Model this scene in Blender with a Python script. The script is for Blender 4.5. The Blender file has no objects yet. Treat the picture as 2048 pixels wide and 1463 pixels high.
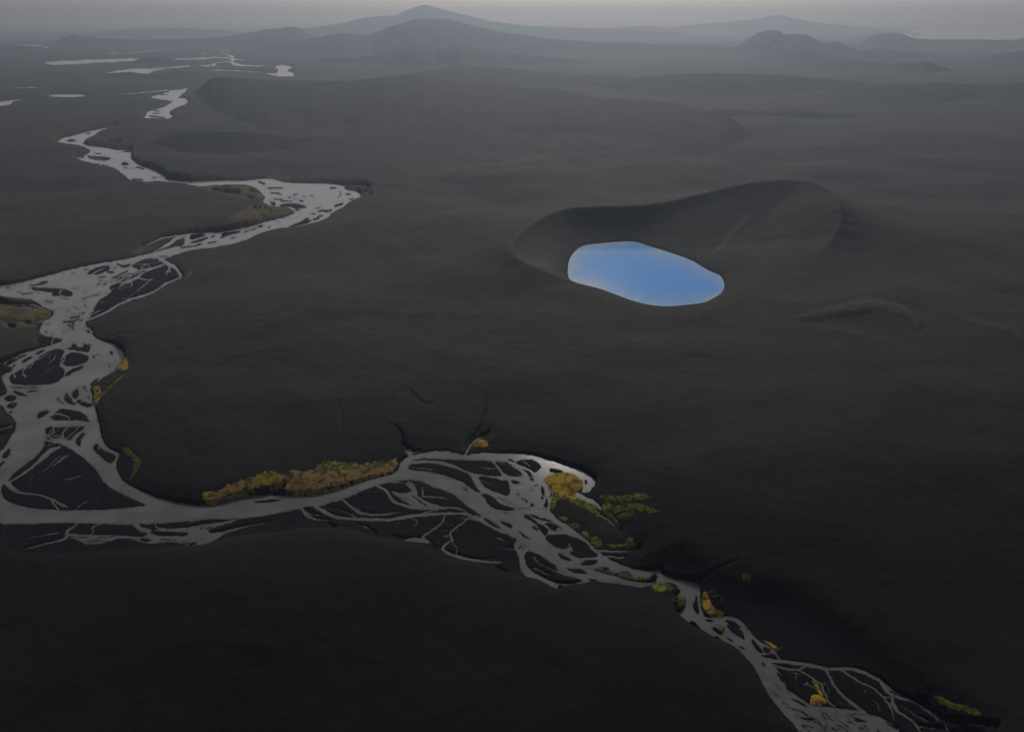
import bpy, math
import numpy as np

# ------------------------------------------------------------------ camera, world, sun, exposure
S = bpy.context.scene
COL = S.collection
CAM_H, PITCH, FPX, CX, CY = 600.0, math.radians(27.0), 1365.33, 1024.0, 731.5
SUN_EL, SUN_AZ = 29.0, 6.0          # elevation, degrees to the right of straight ahead
cam_d = bpy.data.cameras.new('camera')
cam_d.sensor_width, cam_d.lens = 36.0, 24.0
cam_d.clip_start, cam_d.clip_end = 1.0, 400000.0
cam = bpy.data.objects.new('camera', cam_d)
cam.location = (0, 0, CAM_H)
cam.rotation_euler = (math.radians(90.0) - PITCH, 0, 0)
COL.objects.link(cam)
S.camera = cam

world = bpy.data.worlds.new('World')
S.world = world
world.use_nodes = True
wn = world.node_tree.nodes
wl = world.node_tree.links
bg = wn['Background']
sky = wn.new('ShaderNodeTexSky')
sky.sky_type = 'NISHITA'
sky.sun_disc = False
sky.sun_elevation = math.radians(SUN_EL)
sky.sun_rotation = math.radians(SUN_AZ)
sky.altitude = 700
sky.air_density, sky.dust_density, sky.ozone_density = 0.8, 1.2, 1.0
hs = wn.new('ShaderNodeHueSaturation')          # thin high overcast: a paler, greyer sky
hs.inputs['Saturation'].default_value = 0.5
wl.new(sky.outputs[0], hs.inputs['Color'])
wl.new(hs.outputs[0], bg.inputs[0])
bg.inputs[1].default_value = 0.05

sun_d = bpy.data.lights.new('sun', 'SUN')
sun_d.energy, sun_d.angle = 2.2, math.radians(9)
sun_d.color = (1.0, 0.965, 0.92)
sun = bpy.data.objects.new('sun', sun_d)
e, a = math.radians(SUN_EL), math.radians(SUN_AZ)
from mathutils import Vector
sdir = Vector((math.sin(a) * math.cos(e), math.cos(a) * math.cos(e), math.sin(e)))
sun.rotation_euler = sdir.to_track_quat('Z', 'Y').to_euler()
sun.location = (0, 0, 3000)
COL.objects.link(sun)

S.view_settings.view_transform = 'Standard'
S.view_settings.look = 'None'
S.view_settings.exposure = 0.0
S.view_settings.gamma = 1.0
S.view_settings.use_curve_mapping = False
S.cycles.use_denoising = True
HAZE_DENSITY = 7.8e-5

# ------------------------------------------------------------------ noise and projection helpers
rng = np.random.default_rng(7)
_perm = rng.permutation(512)
_grad = rng.uniform(0, 2 * np.pi, 512)


def noise(x, y, seed=0):
    x = np.asarray(x, float) + seed * 37.13
    y = np.asarray(y, float) + seed * 91.7
    xi, yi = np.floor(x).astype(np.int64), np.floor(y).astype(np.int64)
    xf, yf = x - xi, y - yi
    u = xf * xf * xf * (xf * (xf * 6 - 15) + 10)
    v = yf * yf * yf * (yf * (yf * 6 - 15) + 10)

    def g(i, j, dx, dy):
        h = _grad[_perm[(_perm[i & 511] + j) & 511]]
        return np.cos(h) * dx + np.sin(h) * dy
    a00 = g(xi, yi, xf, yf); a10 = g(xi + 1, yi, xf - 1, yf)
    a01 = g(xi, yi + 1, xf, yf - 1); a11 = g(xi + 1, yi + 1, xf - 1, yf - 1)
    return ((a00 * (1 - u) + a10 * u) * (1 - v) + (a01 * (1 - u) + a11 * u) * v) * 1.5


def fbm(x, y, o=4, seed=0, gain=0.5):
    r, amp, f = 0.0, 1.0, 1.0
    for k in range(o):
        r = r + amp * noise(x * f, y * f, seed + k * 5 + 1)
        amp *= gain
        f *= 2.03
    return r


def smooth(t):
    t = np.clip(t, 0, 1)
    return t * t * (3 - 2 * t)


sP, cP = math.sin(PITCH), math.cos(PITCH)


def ground(px, py, z=0.0):
    """ground point (X, Y) at height z that the photograph shows at pixel px, py (2048 wide)"""
    px, py = np.asarray(px, float), np.asarray(py, float)
    u, v = (px - CX) / FPX, (CY - py) / FPX
    t = (CAM_H - z) / (sP - v * cP)
    return u * t, (cP + v * sP) * t


BL = {'A': (0, 480, 5.12), 'B': (0, 660, 2048 / 300), 'C': (0, 840, 5.12), 'D': (80, 160, 5.12), 'E': (380, 320, 5.12),
      'F': (200, 420, 5.12), 'G': (380, 900, 5.12), 'H': (700, 860, 5.12), 'I': (950, 860, 5.12), 'J': (800, 1000, 5.12),
      'K': (1100, 1020, 5.12), 'L': (1300, 1140, 5.12), 'M': (1480, 1183, 5.12), 'N': (1648, 1183, 5.12), 'T': (0, 0, 3.2),
      'R': (1348, 0, 2048 / 700), 'V': (960, 320, 2.56), 'Q': (1540, 540, 2048 / 508), 'X': (0, 0, 1.0)}


def P(b, *pts):
    x0, y0, s = BL[b]
    return [(x0 + p[0] / s, y0 + p[1] / s) for p in pts]


def chaikin(pts, closed=True):
    n = len(pts)
    out = []
    for i in range(n if closed else n - 1):
        p, q = np.array(pts[i]), np.array(pts[(i + 1) % n])
        out += [p * .75 + q * .25, p * .25 + q * .75]
    if not closed:
        out = [np.array(pts[0])] + out + [np.array(pts[-1])]
    return np.array(out)


def sd_poly(x, y, pts):
    """signed distance, positive inside"""
    d2 = np.full(x.shape, 1e18)
    ins = np.zeros(x.shape, bool)
    n = len(pts)
    for i in range(n):
        ax, ay = pts[i]
        bx, by = pts[(i + 1) % n]
        ex, ey = bx - ax, by - ay
        L = ex * ex + ey * ey
        if L < 1e-12:
            continue
        wx, wy = x - ax, y - ay
        t = np.clip((wx * ex + wy * ey) / L, 0, 1)
        d2 = np.minimum(d2, (wx - t * ex) ** 2 + (wy - t * ey) ** 2)
        if ay != by:
            c = ((ay > y) != (by > y)) & (x < ex * (y - ay) / ey + ax)
            ins ^= c
    d = np.sqrt(d2)
    return np.where(ins, d, -d)


def sd_line(x, y, pts, w):
    """positive inside a stroke whose width w runs along pts"""
    r = np.full(x.shape, -1e9)
    if len(pts) == 1:
        return w[0] / 2 - np.hypot(x - pts[0][0], y - pts[0][1])
    for i in range(len(pts) - 1):
        ax, ay = pts[i]
        bx, by = pts[i + 1]
        ex, ey = bx - ax, by - ay
        L = max(ex * ex + ey * ey, 1e-9)
        t = np.clip(((x - ax) * ex + (y - ay) * ey) / L, 0, 1)
        d = np.hypot(x - ax - t * ex, y - ay - t * ey)
        r = np.maximum(r, (w[i] * (1 - t) + w[i + 1] * t) / 2 - d)
    return r


# ------------------------------------------------------------------ the traced plan of the river
OPS = []


def W(pts, tag=None):
    OPS.append(('W', pts, None, tag))


def L(pts, label=None):
    OPS.append(('L', pts, None, label))


def _w(w, n, s):
    w = [w] * n if np.isscalar(w) else list(w)
    return [k / s for k in w]


def SW(b, w, *pts, tag=None):
    OPS.append(('SW', P(b, *pts), _w(w, len(pts), BL[b][2]), tag))


def SL(b, w, *pts):
    OPS.append(('SL', P(b, *pts), _w(w, len(pts), BL[b][2]), None))


# far lakes and ponds
W(P('R', (1330, 190), (1400, 180), (1460, 160), (1700, 158), (2100, 152), (2300, 150), (2300, 225), (1980, 235), (1900, 232), (1700, 230), (1430, 232), (1380, 215)),
  ('lake', 'wide pale far lake shining below the skyline beyond the hazy hills', 'lake'))
W(P('T', (285, 405), (300, 395), (430, 388), (600, 380), (780, 375), (870, 375), (905, 380), (870, 390), (700, 398), (500, 410), (350, 418), (295, 415)),
  ('lake', 'long thin silver lake on the distant plain, highest of the strip lakes', 'lake'))
W(P('T', (660, 472), (720, 455), (850, 442), (1000, 432), (1100, 422), (1230, 420), (1200, 430), (1050, 445), (980, 460), (930, 475), (880, 470), (830, 460), (740, 468)),
  ('lake', 'slanting silver lake just behind the low dark ridge', 'lake'))
W(P('D', (75, 155), (150, 145), (300, 145), (420, 148), (487, 160), (460, 178), (300, 182), (150, 180), (100, 170)),
  ('pond', 'small oval grey pond on the olive plain beside the upper river', 'pond'))
W(P('T', (-40, 650), (60, 640), (200, 628), (150, 645), (60, 662), (80, 678), (30, 688), (-40, 700)),
  ('lake', 'forked grey water cut by the left picture edge, beyond the oval pond', 'lake'))
SW('T', [4, 8, 6, 4], (70, 565), (180, 562), (260, 565), (310, 550), tag=('pond', 'faint sliver of a pond on the olive plain above the oval pond', 'pond'))
SW('T', [4, 12, 4], (150, 290), (230, 290), (310, 305), tag=('pond', 'hazy far pond at the foot of the dome shaped hill', 'pond'))
SW('T', [5, 7], (1155, 522), (1290, 514), tag=('pond', 'tiny light pond between the low ridge and the dark plateau', 'pond'))
SW('T', [3, 6, 7, 7, 6, 9, 13, 8], (560, 228), (700, 242), (880, 250), (1100, 247), (1300, 243), (1400, 225), (1500, 205), (1600, 192),
   tag=('river', 'hazy silver line of water behind the long hill, farthest of the river reaches', 'river'))
SW('T', [6, 6, 10, 8, 6, 8, 14], (700, 343), (850, 340), (960, 325), (1100, 315), (1250, 308), (1400, 315), (1480, 330))
SW('T', [10, 10, 20, 18, 14, 8, 6], (1400, 320), (1440, 350), (1500, 365), (1480, 400), (1520, 420), (1640, 422), (1740, 424))
W(P('T', (1760, 420), (1830, 415), (1880, 435), (1830, 450), (1880, 465), (1890, 488), (1830, 492), (1750, 482), (1690, 470), (1760, 470), (1790, 455), (1760, 440)))
SW('T', [5, 6, 6, 8], (1350, 450), (1500, 452), (1650, 460), (1800, 488))
SW('T', [6, 10, 6, 8, 4], (1120, 378), (1280, 378), (1400, 365), (1520, 385), (1580, 385))
SW('T', [8, 12, 6, 8], (1290, 420), (1350, 425), (1400, 395), (1480, 400))
SW('T', 5, (1260, 350), (1360, 340))
SW('T', 5, (1320, 420), (1440, 430))
L(P('R', (1360, 200), (1420, 195), (1460, 202), (1420, 208)))
# upper river
W(P('D', (1535, 78), (1455, 100), (1320, 105), (1310, 125), (1210, 150), (1115, 178), (1200, 195), (1350, 215), (1345, 235), (1300, 255), (1290, 270), (1190, 300), (1085, 330), (1095, 345), (1060, 385), (1060, 400), (1180, 398), (1290, 405), (1330, 398), (1368, 375), (1330, 345), (1320, 330), (1380, 290), (1460, 260), (1515, 230), (1527, 215), (1510, 195), (1440, 188), (1410, 178), (1450, 150), (1500, 110)))
SW('D', [5, 8, 10, 12], (580, 140), (900, 145), (1150, 120), (1300, 105))
W(P('D', (800, 462), (700, 480), (560, 515), (420, 545), (250, 585), (195, 610), (155, 640), (160, 660), (260, 685), (400, 685), (525, 722), (490, 745), (420, 775), (350, 797), (400, 820), (530, 860), (620, 885), (700, 895), (790, 920), (830, 955), (890, 1000), (920, 1035), (1040, 1050), (1130, 1068), (1300, 1050), (1460, 1050), (1440, 1030), (1290, 1020), (1280, 985), (1240, 950), (1150, 910), (1010, 870), (960, 830), (935, 805), (935, 760), (940, 715), (860, 715), (760, 715), (700, 695), (560, 680), (470, 665), (445, 650), (455, 630), (490, 600), (565, 575), (575, 550), (660, 505), (740, 485)))
SW('D', [6, 5], (690, 655), (820, 648))
L(P('D', (255, 625), (310, 608), (375, 615), (350, 628), (300, 632)))
L(P('D', (480, 775), (560, 780), (640, 785), (725, 795), (720, 815), (650, 830), (560, 820), (510, 800)))
SW('D', 10, (520, 785), (580, 805), (640, 825))
SW('D', 8, (660, 785), (650, 805))
L(P('D', (830, 850), (870, 835), (920, 860), (890, 875), (840, 872)))
for w_, *p_ in [(8, (860, 900), (980, 905)), (12, (990, 890), (1060, 910)), (10, (950, 1015), (1050, 1022)), (10, (1100, 1048), (1230, 1042)),
                (8, (545, 858), (600, 865)), (8, (630, 868), (690, 880)), (7, (555, 750), (620, 757)), (5, (1150, 1000), (1240, 990)),
                (14, (1130, 370), (1200, 378), (1270, 390)), (8, (1170, 315), (1220, 318)), (8, (1160, 340), (1220, 342)), (8, (1240, 150), (1320, 145)),
                (9, (425, 795), (445, 790)), (8, (700, 490), (725, 482)), (7, (480, 552), (520, 545)), (8, (280, 580), (320, 572))]:
    SL('D', w_, *p_)
# the wide bend
W(P('E', (-20, 222), (200, 212), (420, 212), (560, 215), (640, 200), (720, 192), (850, 192), (930, 220), (1000, 230), (1200, 240), (1450, 242), (1590, 262), (1580, 300), (1700, 318), (1745, 345), (1755, 375), (1690, 405), (1620, 440), (1580, 480), (1500, 520), (1440, 550), (1435, 580), (1380, 610), (1290, 645), (1130, 685), (960, 710), (830, 735), (700, 775), (590, 825), (400, 870), (260, 890), (210, 905), (0, 920), (-60, 930), (-60, 770),
    (0, 755), (150, 745), (330, 735), (440, 718), (560, 690), (680, 660), (760, 635), (880, 605), (1000, 575), (1065, 545), (1070, 530), (1030, 500), (960, 480), (850, 478), (800, 460), (735, 430), (770, 390), (740, 350), (700, 310), (650, 280), (560, 262), (350, 262), (150, 275), (-20, 262)))
L(P('E', (0, 765), (60, 752), (150, 757), (165, 770), (100, 790), (0, 820)))
L(P('E', (0, 835), (100, 795), (190, 785), (170, 810), (80, 840), (0, 855)))
L(P('E', (315, 755), (400, 740), (530, 722), (500, 745), (420, 760), (360, 775), (330, 805), (305, 800), (340, 775)))
L(P('E', (1000, 690), (1070, 655), (1140, 630), (1180, 595), (1220, 590), (1200, 610), (1260, 620), (1200, 650), (1080, 675)))
L(P('E', (910, 460), (960, 445), (1080, 445), (1160, 460), (1205, 485), (1130, 500), (1090, 500), (1020, 478), (940, 478)), 'brown pointed sand bar in the wide river bend, beside the mossy bank')
L(P('E', (1065, 505), (1110, 505), (1125, 515), (1085, 520)))
L(P('E', (815, 430), (855, 425), (880, 445), (870, 470), (845, 465)))
for w_, *p_ in [(14, (705, 682), (735, 675)), (10, (620, 720), (670, 700)), (9, (550, 738), (600, 722)), (10, (215, 785), (250, 775)), (10, (190, 850), (270, 835)),
                (8, (80, 862), (115, 858)), (16, (1270, 610), (1320, 598)), (16, (1310, 578), (1350, 572)), (18, (1320, 522), (1360, 515), (1400, 528), (1440, 512)),
                (10, (1240, 548), (1280, 550)), (24, (1490, 470), (1530, 455), (1555, 450)), (14, (1640, 405), (1670, 398)), (12, (1600, 350), (1635, 350)),
                (14, (1440, 292), (1490, 285)), (10, (1235, 362), (1252, 368)), (10, (865, 405), (945, 405)), (12, (930, 422), (1040, 422)), (16, (710, 222), (760, 245)),
                (9, (800, 282), (950, 290)), (10, (830, 335), (900, 340), (940, 352)), (9, (1065, 358), (1100, 350)), (14, (1130, 415), (1155, 420)), (7, (790, 290), (840, 298)),
                (8, (1000, 380), (1030, 384)), (7, (1150, 370), (1190, 380)), (6, (1060, 400), (1100, 396)), (6, (1530, 320), (1550, 350), (1520, 380)),
                (8, (1290, 495), (1330, 490)), (6, (890, 632), (915, 636)), (7, (800, 690), (820, 684)), (7, (420, 798), (450, 790))]:
    SL('E', w_, *p_)
for w_, *p_ in [(10, (1590, 268), (1780, 270), (1840, 295)), (8, (1680, 290), (1700, 300)), (8, (1755, 380), (1800, 335)), (8, (1845, 360), (1855, 365)),
                (12, (0, 285), (150, 290)), (6, (235, 335), (310, 340)), (8, (340, 352), (500, 362)), (10, (620, 340), (740, 345)), (6, (330, 298), (390, 300)),
                (8, (600, 400), (640, 404)), (8, (710, 505), (714, 508)), (8, (760, 500), (775, 508)), (8, (820, 525), (815, 550)), (6, (740, 605), (775, 600)), (6, (660, 512), (680, 514))]:
    SW('E', w_, *p_)
SW('E', [22, 30, 40], (-260, 222), (-120, 232), (0, 238))
SW('E', [12, 10, 10], (1020, 480), (1060, 505), (1095, 535))
# below the bend
SW('F', [18, 18, 18, 16, 14, 6], (1000, 240), (830, 258), (700, 275), (600, 295), (540, 335), (430, 362))
SW('F', [30, 36, 36, 26, 16], (860, 268), (780, 290), (720, 340), (640, 385), (555, 428))
SW('F', [20, 18, 18, 16], (1120, 250), (1050, 285), (950, 310), (860, 355))
W(P('F', (1010, 345), (860, 352), (720, 375), (555, 432), (430, 458), (350, 485), (180, 515), (-20, 545), (-20, 620), (100, 600), (340, 560), (370, 530), (540, 490), (600, 500), (640, 512), (700, 485), (800, 452), (920, 412), (1010, 400)))
SL('F', 11, (570, 425), (640, 398), (760, 370), (840, 360))
SL('F', 10, (830, 382), (960, 372), (1025, 350))
SL('F', 8, (610, 482), (690, 470))
# main reach at the left
W(P('A', (1600, 120), (1420, 172), (1380, 195), (1040, 230), (850, 270), (600, 330), (380, 390), (170, 445), (0, 470), (-400, 500), (-400, 575), (0, 585), (60, 592), (220, 600), (330, 605), (430, 680), (520, 715), (550, 740), (530, 790), (440, 830), (430, 870), (395, 920), (430, 970), (540, 990), (670, 1010), (700, 1080), (900, 1200), (1000, 1434), (1080, 1390), (1170, 1345), (1200, 1300), (1270, 1240), (1282, 1180), (1250, 1130), (1150, 1075), (1010, 1020), (945, 965), (940, 915), (880, 885), (875, 845), (915, 800), (950, 740), (970, 680), (1020, 610), (1100, 565), (1150, 525), (1115, 490), (1170, 440), (1300, 385), (1440, 300), (1330, 275), (1400, 215), (1500, 195), (1640, 180)))
W(P('B', (1265, 0), (1255, 55), (1300, 120), (1480, 165), (1640, 245), (1705, 320), (1690, 400), (1600, 490), (1530, 550), (1440, 600), (1320, 660), (1225, 735), (1250, 760), (1235, 800), (1260, 900), (1275, 1000), (1310, 1090), (1335, 1200), (1365, 1320), (1370, 1434),
    (200, 1434), (230, 1310), (220, 1260), (185, 1200), (140, 1160), (70, 1110), (40, 1040), (-20, 1010), (-300, 1000), (-300, 930), (-20, 910), (85, 870), (95, 810), (60, 750), (35, 690), (30, 620), (60, 590), (150, 570), (175, 520), (120, 490), (60, 455), (-40, 500), (-300, 560), (-300, 530), (-40, 482), (60, 440), (250, 345), (400, 290), (560, 245), (700, 205), (890, 125), (720, 100), (560, 60), (540, 0)))
SW('B', 18, (735, 110), (710, 150), (715, 195))
SW('B', [26, 24, 24, 30], (1330, 690), (1440, 620), (1540, 560), (1560, 560))
L(P('B', (640, 300), (790, 240), (900, 290), (830, 350), (880, 400), (800, 470), (860, 520), (890, 570), (860, 640), (780, 710), (640, 745), (400, 755), (180, 735), (125, 690), (130, 620), (220, 570), (330, 510), (450, 450), (520, 380)), 'large dark oval sand bar ringed by channels near the left picture edge')
L(P('B', (890, 340), (960, 300), (1100, 310), (1200, 350), (1210, 400), (1140, 450), (1020, 490), (900, 490), (850, 460), (890, 410)), 'round black sand bar beside the large oval bar, near midstream')
L(P('B', (870, 240), (980, 235), (960, 200), (1000, 170), (1040, 190), (1060, 235), (1120, 235), (1140, 200), (1220, 200), (1235, 250), (1210, 310), (1100, 280), (950, 268)), 'grey half drowned sand bar with a ragged upstream edge')
L(P('B', (900, 590), (960, 540), (1150, 470), (1130, 515), (1040, 560), (900, 635), (880, 625)))
L(P('B', (300, 420), (380, 370), (450, 345), (430, 380), (330, 440), (300, 455)))
L(P('B', (500, 310), (540, 280), (620, 265), (560, 310), (500, 345)))
L(P('B', (60, 450), (230, 370), (380, 320), (330, 360), (200, 430), (120, 475)))
L(P('B', (160, 490), (220, 465), (205, 490), (170, 510)))
L(P('B', (45, 930), (150, 875), (230, 915), (210, 960), (100, 980)))
L(P('B', (90, 1010), (180, 985), (245, 990), (200, 1050), (190, 1075), (110, 1060)))
L(P('B', (100, 1105), (175, 1100), (165, 1135)))
L(P('B', (170, 830), (260, 835), (330, 860), (390, 895), (350, 905), (230, 880)))
L(P('B', (370, 830), (540, 815), (480, 840), (370, 855)))
L(P('B', (880, 890), (910, 860), (940, 900), (985, 930), (980, 970), (1050, 1010), (980, 1015), (900, 980), (870, 930)))
L(P('B', (970, 870), (1040, 795), (1080, 800), (1075, 880), (1040, 940), (1000, 920)))
L(P('B', (1060, 930), (1140, 980), (1260, 1000), (1270, 1020), (1230, 1060), (1100, 1020), (1040, 980)))
L(P('B', (520, 1140), (560, 1110), (620, 1100), (650, 1085), (670, 1120), (600, 1170), (540, 1195), (500, 1205)), 'small blunt sand bar alone in midstream above the forked bars')
L(P('B', (765, 1120), (830, 1062), (980, 1085), (1130, 1130), (1200, 1190), (1218, 1250), (1170, 1310), (1060, 1390), (1020, 1434), (900, 1434), (880, 1410), (800, 1430), (700, 1410), (620, 1370), (630, 1310), (690, 1290), (700, 1260), (720, 1240), (720, 1160)), 'leaf shaped sand bar split by thin channels, below the blunt bar')
for w_, *p_ in [([22, 18, 16, 12, 6], (380, 490), (310, 560), (305, 600), (360, 640), (370, 690)), (20, (190, 600), (215, 650)), (14, (450, 440), (430, 490), (410, 520)),
                (8, (640, 570), (660, 530), (760, 490)), ([18, 20, 14], (900, 290), (840, 370), (830, 440)), (6, (890, 390), (1010, 410)), (10, (150, 1010), (210, 1020)),
                ([18, 20, 18, 8], (740, 1140), (850, 1150), (930, 1190), (990, 1255)), (14, (700, 1285), (800, 1310), (920, 1310), (1010, 1310)),
                (14, (690, 1300), (740, 1340), (720, 1375)), (10, (790, 1320), (800, 1380)), (16, (905, 1320), (890, 1380), (840, 1420)), ([6, 10], (670, 390), (690, 330)),
                (8, (740, 390), (800, 380)), (10, (370, 640), (330, 600))]:
    SW('B', w_, *p_)
for w_, *p_ in [(10, (140, 770), (300, 775), (480, 770)), (8, (180, 795), (350, 800), (560, 785)), (16, (795, 915), (800, 960), (860, 995)), (22, (1140, 770), (1155, 790)), (14, (1185, 820), (1188, 825)),
                (16, (1205, 915), (1212, 918)), (14, (1075, 780), (1080, 784)), (34, (695, 1190), (698, 1194)), (30, (595, 1275), (598, 1276)), (30, (205, 1270), (208, 1272)),
                (28, (1515, 300), (1522, 320)), (20, (1285, 345), (1288, 370)), (12, (1360, 345), (1368, 350)), (10, (1330, 330), (1334, 335)), (12, (1490, 490), (1498, 480)), (26, (630, 25), (634, 26)),
                (26, (1200, 10), (1218, 30)), (10, (1125, 180), (1240, 205)), (10, (850, 205), (860, 210))]:
    SL('B', w_, *p_)
L(P('A', (880, 345), (950, 295), (1110, 250), (1130, 300), (1060, 330), (1020, 350), (920, 350)), 'dark wedge shaped sand bar close under the straight far bank')
L(P('A', (305, 480), (360, 485), (460, 490), (540, 490), (650, 500), (720, 520), (750, 550), (740, 580), (680, 570), (600, 570), (520, 570), (560, 540), (450, 525), (350, 515)), 'ragged long sand bar in the broadest part of the river')
for w_, *p_ in [(10, (460, 460), (480, 510)), (8, (380, 485), (390, 515)), (12, (640, 510), (600, 540), (640, 570)),
                ([40, 34, 34, 30, 24, 20, 22, 24, 24, 24, 24, 26, 22, 18, 18], (1640, 190), (1700, 230), (1800, 280), (1830, 330), (1860, 385), (1800, 410), (1700, 440), (1640, 490), (1560, 540), (1400, 590), (1250, 640), (1150, 700), (1090, 745), (980, 785), (900, 820)),
                ([22, 20, 18, 16, 10], (1690, 240), (1740, 270), (1730, 310), (1700, 335), (1715, 360)), (12, (1700, 330), (1750, 320)),
                ([16, 18, 20, 30, 34, 20], (1680, 250), (1560, 290), (1450, 330), (1420, 380), (1340, 410), (1230, 440)), ([20, 14, 4], (1420, 385), (1480, 405), (1600, 412)), ([8, 3], (1540, 415), (1460, 470)),
                ([12, 34, 50, 50], (1560, 285), (1400, 330), (1250, 380), (1150, 440)), (10, (1440, 290), (1480, 250), (1530, 250), (1530, 290)), (8, (1640, 220), (1500, 240), (1400, 250)),
                ([14, 12, 6], (1340, 420), (1350, 460), (1335, 490)), ([14, 12, 10, 6], (1330, 430), (1240, 465), (1215, 490), (1240, 510)),
                ([14, 10], (1575, 180), (1575, 205)), ([10, 10, 8, 10, 12], (-60, 625), (60, 655), (250, 665), (350, 665), (430, 690)),
                (14, (-60, 690), (110, 685)), (14, (180, 690), (320, 690)), (16, (380, 840), (450, 830)), (6, (270, 868), (295, 865)), (6, (120, 928), (160, 925)),
                ([10, 4], (1040, 640), (1070, 625)), ([4, 6], (960, 725), (1100, 705))]:
    SW('A', w_, *p_)
for w_, *p_ in [(12, (310, 465), (390, 460), (480, 430)), (8, (380, 440), (470, 425)), (9, (225, 548), (330, 543)), (8, (60, 485), (110, 480)), (10, (840, 605), (920, 580), (1020, 550)),
                (9, (625, 590), (700, 600)), (7, (180, 530), (215, 532)), (7, (470, 628), (530, 632)), (16, (868, 668), (874, 672)), (12, (770, 695), (774, 696)), (10, (730, 750), (770, 755)),
                (18, (730, 800), (790, 785), (810, 770)), (12, (760, 825), (810, 800)), (16, (830, 825), (836, 820)), (12, (840, 760), (870, 740)), (16, (650, 840), (720, 830), (760, 850)),
                (16, (690, 870), (750, 890), (745, 910)), (8, (690, 845), (760, 870)), (14, (1150, 390), (1250, 340), (1300, 320)), (20, (1100, 325), (1160, 330)), (14, (1210, 250), (1260, 265), (1330, 250)),
                (12, (1250, 275), (1320, 265)), (14, (1010, 385), (1070, 375)), (12, (1060, 460), (1090, 440)), (14, (1130, 430), (1134, 432)), (8, (1000, 460), (1020, 440)), (8, (1180, 390), (1330, 345)),
                (14, (1350, 350), (1480, 315)), (8, (1540, 710), (570, 715)) if False else (8, (540, 715), (570, 715)), (7, (1160, 290), (1180, 285)), (8, (1150, 420), (1260, 390)),
                (6, (740, 490), (800, 500)), (6, (860, 300), (900, 296)), (8, (1200, 400), (1300, 375)), (6, (700, 905), (720, 920))]:
    SL('A', w_, *p_)
# the lower left loop
W(P('C', (180, 0), (175, 40), (160, 110), (100, 180), (70, 240), (0, 330), (-120, 440), (-200, 600), (-200, 900), (-120, 1010), (10, 1060), (60, 1065), (400, 1055), (800, 1050), (1200, 1065), (1330, 1070), (1400, 1060), (1620, 1060), (2048, 1020), (2100, 1015), (2100, 870), (2048, 870), (1850, 850), (1650, 800), (1500, 750), (1400, 700), (1290, 650), (1230, 590), (1195, 510), (1190, 430), (1230, 350), (1215, 325), (1150, 310), (1090, 270), (1050, 200), (1030, 120), (1010, 0)))
L(P('C', (640, 250), (720, 290), (800, 350), (900, 420), (980, 500), (1030, 590), (1100, 670), (1200, 730), (1330, 790), (1420, 830), (1510, 875), (1350, 890), (1100, 915), (800, 920), (580, 920), (350, 905), (150, 860), (50, 810), (10, 740), (20, 660), (75, 630), (150, 530), (300, 430), (440, 300), (455, 250), (460, 210), (540, 230)), 'great black triangular sand island inside the river loop')
L(P('C', (465, 80), (520, 60), (560, 75), (680, 70), (740, 70), (870, 55), (860, 90), (780, 130), (720, 215), (660, 180), (620, 195), (500, 200), (465, 190), (470, 140)), 'broken sand bar with white threads of water, right above the triangular island')
L(P('C', (775, 200), (810, 150), (875, 120), (855, 170), (830, 220), (825, 280), (780, 240)), 'narrow sickle shaped sand bar beside the forking channel')
L(P('C', (945, 270), (1000, 225), (1015, 260), (1050, 300), (1130, 330), (1185, 360), (1190, 390), (1150, 430), (1110, 440), (960, 310)), 'long dark sand bar under the inner bank by the green mossy rim')
L(P('C', (10, 380), (60, 310), (105, 285), (105, 350), (60, 390)))
L(P('C', (-60, 480), (0, 440), (70, 405), (0, 480), (-60, 530)))
for w_, *p_ in [([60, 40, 22, 22, 22, 30, 10], (70, 640), (150, 720), (240, 745), (400, 760), (550, 810), (620, 860), (700, 895)), ([24, 20, 16], (530, 830), (560, 870), (600, 910)),
                ([24, 22, 22, 46, 56, 14], (90, 640), (200, 570), (330, 480), (450, 370), (520, 305), (620, 268)), ([20, 18, 30, 40], (480, 150), (530, 190), (640, 195), (720, 235)),
                (12, (540, 155), (620, 160), (660, 190)), ([18, 20, 22], (690, 80), (640, 130), (640, 170)), (12, (540, 80), (560, 110), (540, 120)), (8, (590, 80), (600, 105)),
                (10, (855, 160), (830, 190), (835, 230)), (16, (1020, 270), (1015, 300)), ([14, 8], (520, 240), (500, 265)), (8, (-10, 1040), (60, 1070), (60, 1140)),
                ([14, 20, 30, 30, 20, 16, 8], (800, 1055), (720, 1110), (680, 1140), (690, 1200), (600, 1235), (400, 1280), (250, 1320)), (12, (1020, 1065), (930, 1095), (965, 1130), (940, 1165)),
                (14, (1590, 1060), (1600, 1100), (1700, 1110)), (50, (1380, 1060), (1440, 1120), (1530, 1130)), ([14, 8, 4], (600, 1150), (420, 1180), (250, 1210)),
                ([6, 3], (480, 410), (560, 370)), (12, (1000, 775), (1004, 778)), (7, (415, 855), (420, 856)), (5, (-200, 185 - 60), (40, 150)), ([12, 8], (0, 90), (160, 55)), ([8, 3], (300, 660), (340, 540))]:
    SW('C', w_, *p_)
W(P('C', (2100, 1080), (1700, 1115), (1620, 1110), (1520, 1150), (1460, 1200), (1300, 1180), (1000, 1170), (850, 1170), (690, 1150), (660, 1190), (800, 1220), (860, 1260), (900, 1270), (1050, 1265), (1200, 1210), (1330, 1210), (1420, 1240), (1560, 1270), (1700, 1240), (1850, 1260), (2010, 1300), (2100, 1300)))
L(P('C', (1520, 1130), (1700, 1135), (1950, 1150), (1930, 1180), (1700, 1185), (1560, 1170)), 'thin dark sand bar along the pale shallows below the main channel')
L(P('C', (1430, 1210), (1480, 1205), (1570, 1225), (1500, 1240), (1440, 1235)))
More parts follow.
